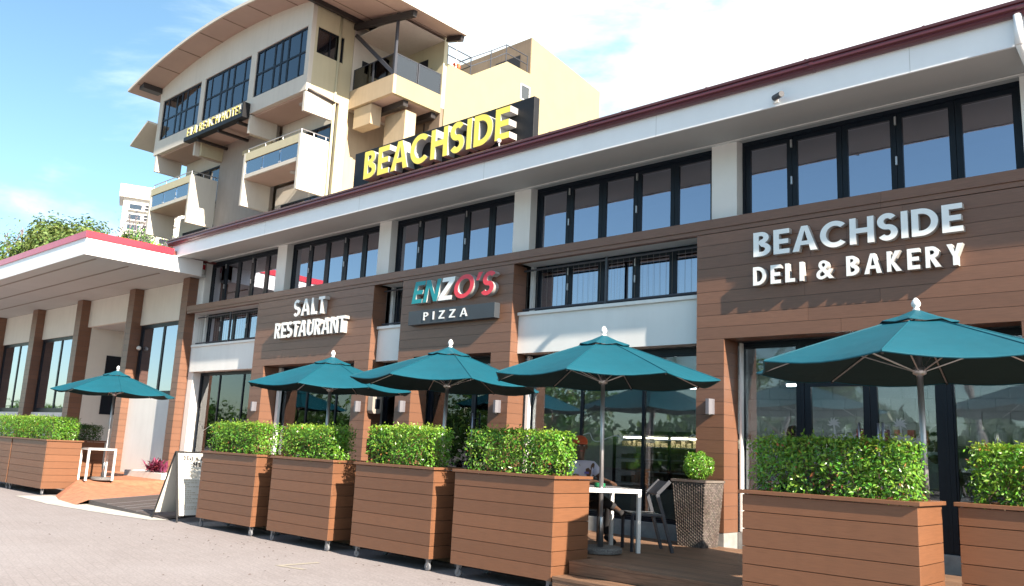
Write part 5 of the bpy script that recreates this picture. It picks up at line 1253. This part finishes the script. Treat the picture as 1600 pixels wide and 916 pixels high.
# hotel name
hs = thing('hotel_sign', 'black beam with yellow letters ELA BEACH HOTEL under the top windows', 'sign', (-42.5, HY, 18.4))
b = MB(); b.box(-45.9, -39.40, HY-0.42, HY-0.02, 18.18, 18.42); b.box(-39.52, -39.40, HY-0.42, HY-0.02, 18.42, 19.02); b.build('beam', 'sign_black', hs)
b = MB(); b.box(-45.9, -39.53, HY-0.10, HY-0.02, 18.422, 19.0); b.build('backing', 'sign_black', hs)
for xx in (-44.6, -42.3, -40.2): b = MB(); b.obox((xx, HY-0.2, 18.1), (xx, HB, 18.1), 0.16, 0.14); b.build('bracket', 'dark_beam', hs)
write(hs, 'ELA BEACH HOTEL', -45.8, -39.75, 18.44, 0.56, HY-0.22, 0.10, 0.17, mface='letter_yellow', mside='letter_side', gap=0.22)

# ---------------------------------------------------------------- far tower
ft = thing('tower_block', 'distant white tower block with rows of windows between hotel and trees', 'tower block', (-226, 94, 0))
tx, ty = -226.0, 94.0
# plan: faces the camera
fd = Vector((0.92, -0.39, 0)).normalized(); sd = Vector((0.39, 0.92, 0))
def tb_(b, s0, s1, d0, d1, z0, z1):
    c = [Vector((tx, ty, 0))+sd*s+fd*dd for s, dd in ((s0, d0), (s1, d0), (s1, d1), (s0, d1))]
    b.add([(p.x, p.y, z0) for p in c]+[(p.x, p.y, z1) for p in c], [(0, 3, 2, 1), (4, 5, 6, 7), (0, 1, 5, 4), (1, 2, 6, 5), (2, 3, 7, 6), (3, 0, 4, 7)])
b = MB(); tb_(b, -5, 14, -9, 0, 0, 64); b.build('wall', 'tower_white', ft)
b = MB(); tb_(b, -6.2, 15, -10, 1.2, 64.01, 67.5); b.build('roof_band', 'tower_white', ft)
for k in range(12):
    z = 61-k*2.85
    b = MB(); tb_(b, -3.6, 9.0, 0.002, 0.9, z-0.35, z-0.1); b.build('ledge', 'tower_white', ft)
    b = MB(); tb_(b, -3.4, -0.3, 0.002, 0.06, z, z+1.5); w = b.build('window', 'glass_hotel', ft)
    b = MB(); tb_(b, 0.3, 3.6, 0.002, 0.06, z-0.0, z+1.8); w = b.build('window', 'white_paint', ft)
    for i in range(2):
        for j in range(2):
            b = MB(); tb_(b, 0.45+i*1.6, 1.85+i*1.6, 0.07, 0.10, z+0.1+j*0.88, z+0.84+j*0.88); b.build('pane', 'frame', w)
    b = MB(); tb_(b, 5.0, 8.4, 0.002, 0.06, z, z+1.5); b.build('window', 'frame', ft)

# ---------------------------------------------------------------- trees
def tree(name, label, x, y, h, cr, nleaf, m, bark, seed, cat='tree', lsize=0.22, twig=0.0, group=None, z0=0.0):
    TW = 0.03 if twig else 0.0
    rng = random.Random(seed); t = thing(name, label, cat, (x, y, z0), group)
    tk = MB(); tips = []
    def branch(p, dv, L, r, depth):
        segs = 3; q = p
        for i in range(segs):
            dv = (dv+Vector((rng.gauss(0, .16), rng.gauss(0, .16), rng.gauss(0.03, .1)))).normalized(); e = q+dv*L/segs
            tk.tube(q, e, max(TW, r*(1-0.22*i)), max(TW, r*(1-0.22*(i+1))), n=5 if depth > 1 else 8, cap=False); q = e
        tips.append((q, depth))
        if depth < (5 if twig else 3):
            for _ in range(rng.choice((2, 3, 3))):
                a = Vector((rng.gauss(0, 1), rng.gauss(0, 1), rng.gauss(0.25, .5))).normalized()
                branch(q, (dv*0.75+a*0.75).normalized(), L*rng.uniform(.58, .8), r*0.5, depth+1)
    p0 = Vector((x, y, z0)); tk.tube(p0, p0+Vector((0.1, 0, h*0.32)), h*0.028, h*0.02, n=9, cap=False)
    base = p0+Vector((0.1, 0, h*0.32))
    for i in range(5):
        a = i*1.257+rng.uniform(-.3, .3); branch(base, Vector((math.cos(a)*0.75, math.sin(a)*0.75, rng.uniform(.5, 1.0))).normalized(), cr*0.62, h*0.011, 1)
    tk.build('trunk', bark, t, recalc=False)
    b = MB(); ends = [q for q, dpt in tips if dpt >= 2]
    cl = [(q, rng.uniform(.55, 1.25)) for q in ends]
    for i in range(nleaf):
        q, s = rng.choice(cl); s *= cr*0.21
        v = Vector((rng.gauss(0, 1), rng.gauss(0, 1), rng.gauss(0, .7))).normalized()*s*rng.random()**0.4
        leaf(b, q+v, v+Vector((0, 0, s*0.5))+Vector((rng.gauss(0, .3), rng.gauss(0, .3), 0)), lsize*rng.uniform(.6, 1.3), lsize*0.5*rng.uniform(.6, 1.3), rng)
    tag(b.build('crown', m, t, recalc=False), kind='stuff')
    t.scale = (1, 1, h/(max(v[2] for v in b.v)-z0))
    return t
tree('leafy_tree', 'round green tree top showing over the purple edge of the porch roof', -53.5, 19.0, 14.7, 6.0, 32000, 'leaf_olive', 'bark', 31, lsize=0.3)
tree('twiggy_tree', 'thin twiggy tree between the green tree and the distant tower', -64, 24.6, 18.4, 5.6, 2600, 'leaf_mauve', 'bark_grey', 32, lsize=0.2, twig=1)
tree('twiggy_tree', 'sparse twiggy tree cut by the left edge of the picture', -66, 19.6, 16.3, 5.6, 1600, 'leaf_mauve', 'bark_grey', 33, lsize=0.22, twig=1)
tree('twiggy_tree', 'bare topped tree standing behind the round green tree', -60, 20.5, 15.6, 5.0, 2200, 'leaf_olive', 'bark_grey', 36, lsize=0.24, twig=1)
tree('creeper_tree', 'green leafy branches in front of the lower floors of the distant tower', -74, 31.0, 20.0, 3.0, 1500, 'leaf', 'bark_grey', 35, lsize=0.24, twig=1)
# across the street, behind the viewer: mirrored in the shop windows
def palm(x, y, h, seed):
    rng = random.Random(seed); t = thing('coconut_palm', 'coconut palm across the street, mirrored in the shop windows', 'palm', (x, y, 0), 'palms across the street')
    b = MB(); p = Vector((x, y, 0)); bend = Vector((rng.gauss(0, .05), rng.gauss(0, .05), 0))
    for i in range(8): q = p+Vector((bend.x*i, bend.y*i, h/8)); b.tube(p, q, 0.17-0.01*i, 0.16-0.01*i, n=8, cap=False); p = q
    b.build('trunk', 'bark_grey', t, recalc=False)
    f = MB()
    for k in range(20):
        a = k*2.4; el = rng.uniform(-.2, 1.1); dv = Vector((math.cos(a)*math.cos(el), math.sin(a)*math.cos(el), math.sin(el))); q = p; s = dv.cross(Vector((0, 0, 1))).normalized()
        for i in range(12):
            e = q+dv*0.25; L = 0.75*math.sin(math.pi*(i+1.5)/14)
            for sg in (-1, 1):
                tip = q+s*sg*L+dv*0.25-Vector((0, 0, L*0.45)); n0 = len(f.v); f.v += [tuple(q), tuple(q+dv*0.09), tuple(tip)]; f.f.append((n0, n0+1, n0+2))
                q2 = q+dv*0.125; tip = q2+s*sg*L+dv*0.25-Vector((0, 0, L*0.5)); n0 = len(f.v); f.v += [tuple(q2), tuple(q2+dv*0.09), tuple(tip)]; f.f.append((n0, n0+1, n0+2))
            q = e; dv = (dv-Vector((0, 0, 0.11))).normalized()
    tag(f.build('crown', 'leaf_dark', t, recalc=False), kind='stuff')
for i, (x, y, h) in enumerate(((9, -13, 7.5), (3, -17, 8.5), (-3, -12, 6.5), (-9, -16, 8), (15, -15, 7), (-17, -14, 7.5), (22, -20, 9), (-26, -17, 8))): palm(x, y, h, 50+i)
for i, (x, y, h) in enumerate(((28, -24, 9), (12, -28, 8.5), (-6, -27, 9), (-22, -26, 8), (-40, -25, 9), (-34, -18, 7), (40, -20, 9))):
    tree('street_tree', 'broad leafy tree across the street, mirrored in the shop windows', x, y, h, 4.2, 2600, 'leaf_dark', 'bark', 70+i, lsize=0.4, group='trees across the street')

rng = random.Random(99); b = MB()
for i in range(42000):
    x = rng.uniform(-190, 70); hgt = 4.2+1.2*math.sin(x*0.21)+1.2*math.sin(x*0.53+1)+0.8*math.sin(x*1.3)
    z = hgt*rng.random()**0.6; y = -34+rng.gauss(0, 1.6)
    leaf(b, Vector((x, y, z)), Vector((rng.gauss(0, .5), 1, rng.gauss(.4, .5))), rng.uniform(.4, .9), rng.uniform(.25, .5), rng)
tag(b.build('far_wood', 'leaf_dark', recalc=False), 'dense dark wood across the street, mirrored in the shop windows', 'wood', kind='stuff')

# dry leaves and grit blown against the castors
rng = random.Random(17); b = MB()
for i in range(130):
    x = rng.uniform(-15, -3); y = 7.1-abs(rng.gauss(0, 0.9)) if rng.random() < .8 else rng.uniform(4.5, 7)
    leaf(b, Vector((x, y, 0.006)), Vector((rng.gauss(0, .2), rng.gauss(0, .2), 1)), rng.uniform(0.02, 0.05), rng.uniform(0.01, 0.022), rng)
tag(b.build('leaf_litter', 'soil', recalc=False), 'scattered dry leaves on the paving in front of the planters', 'leaves', kind='stuff')
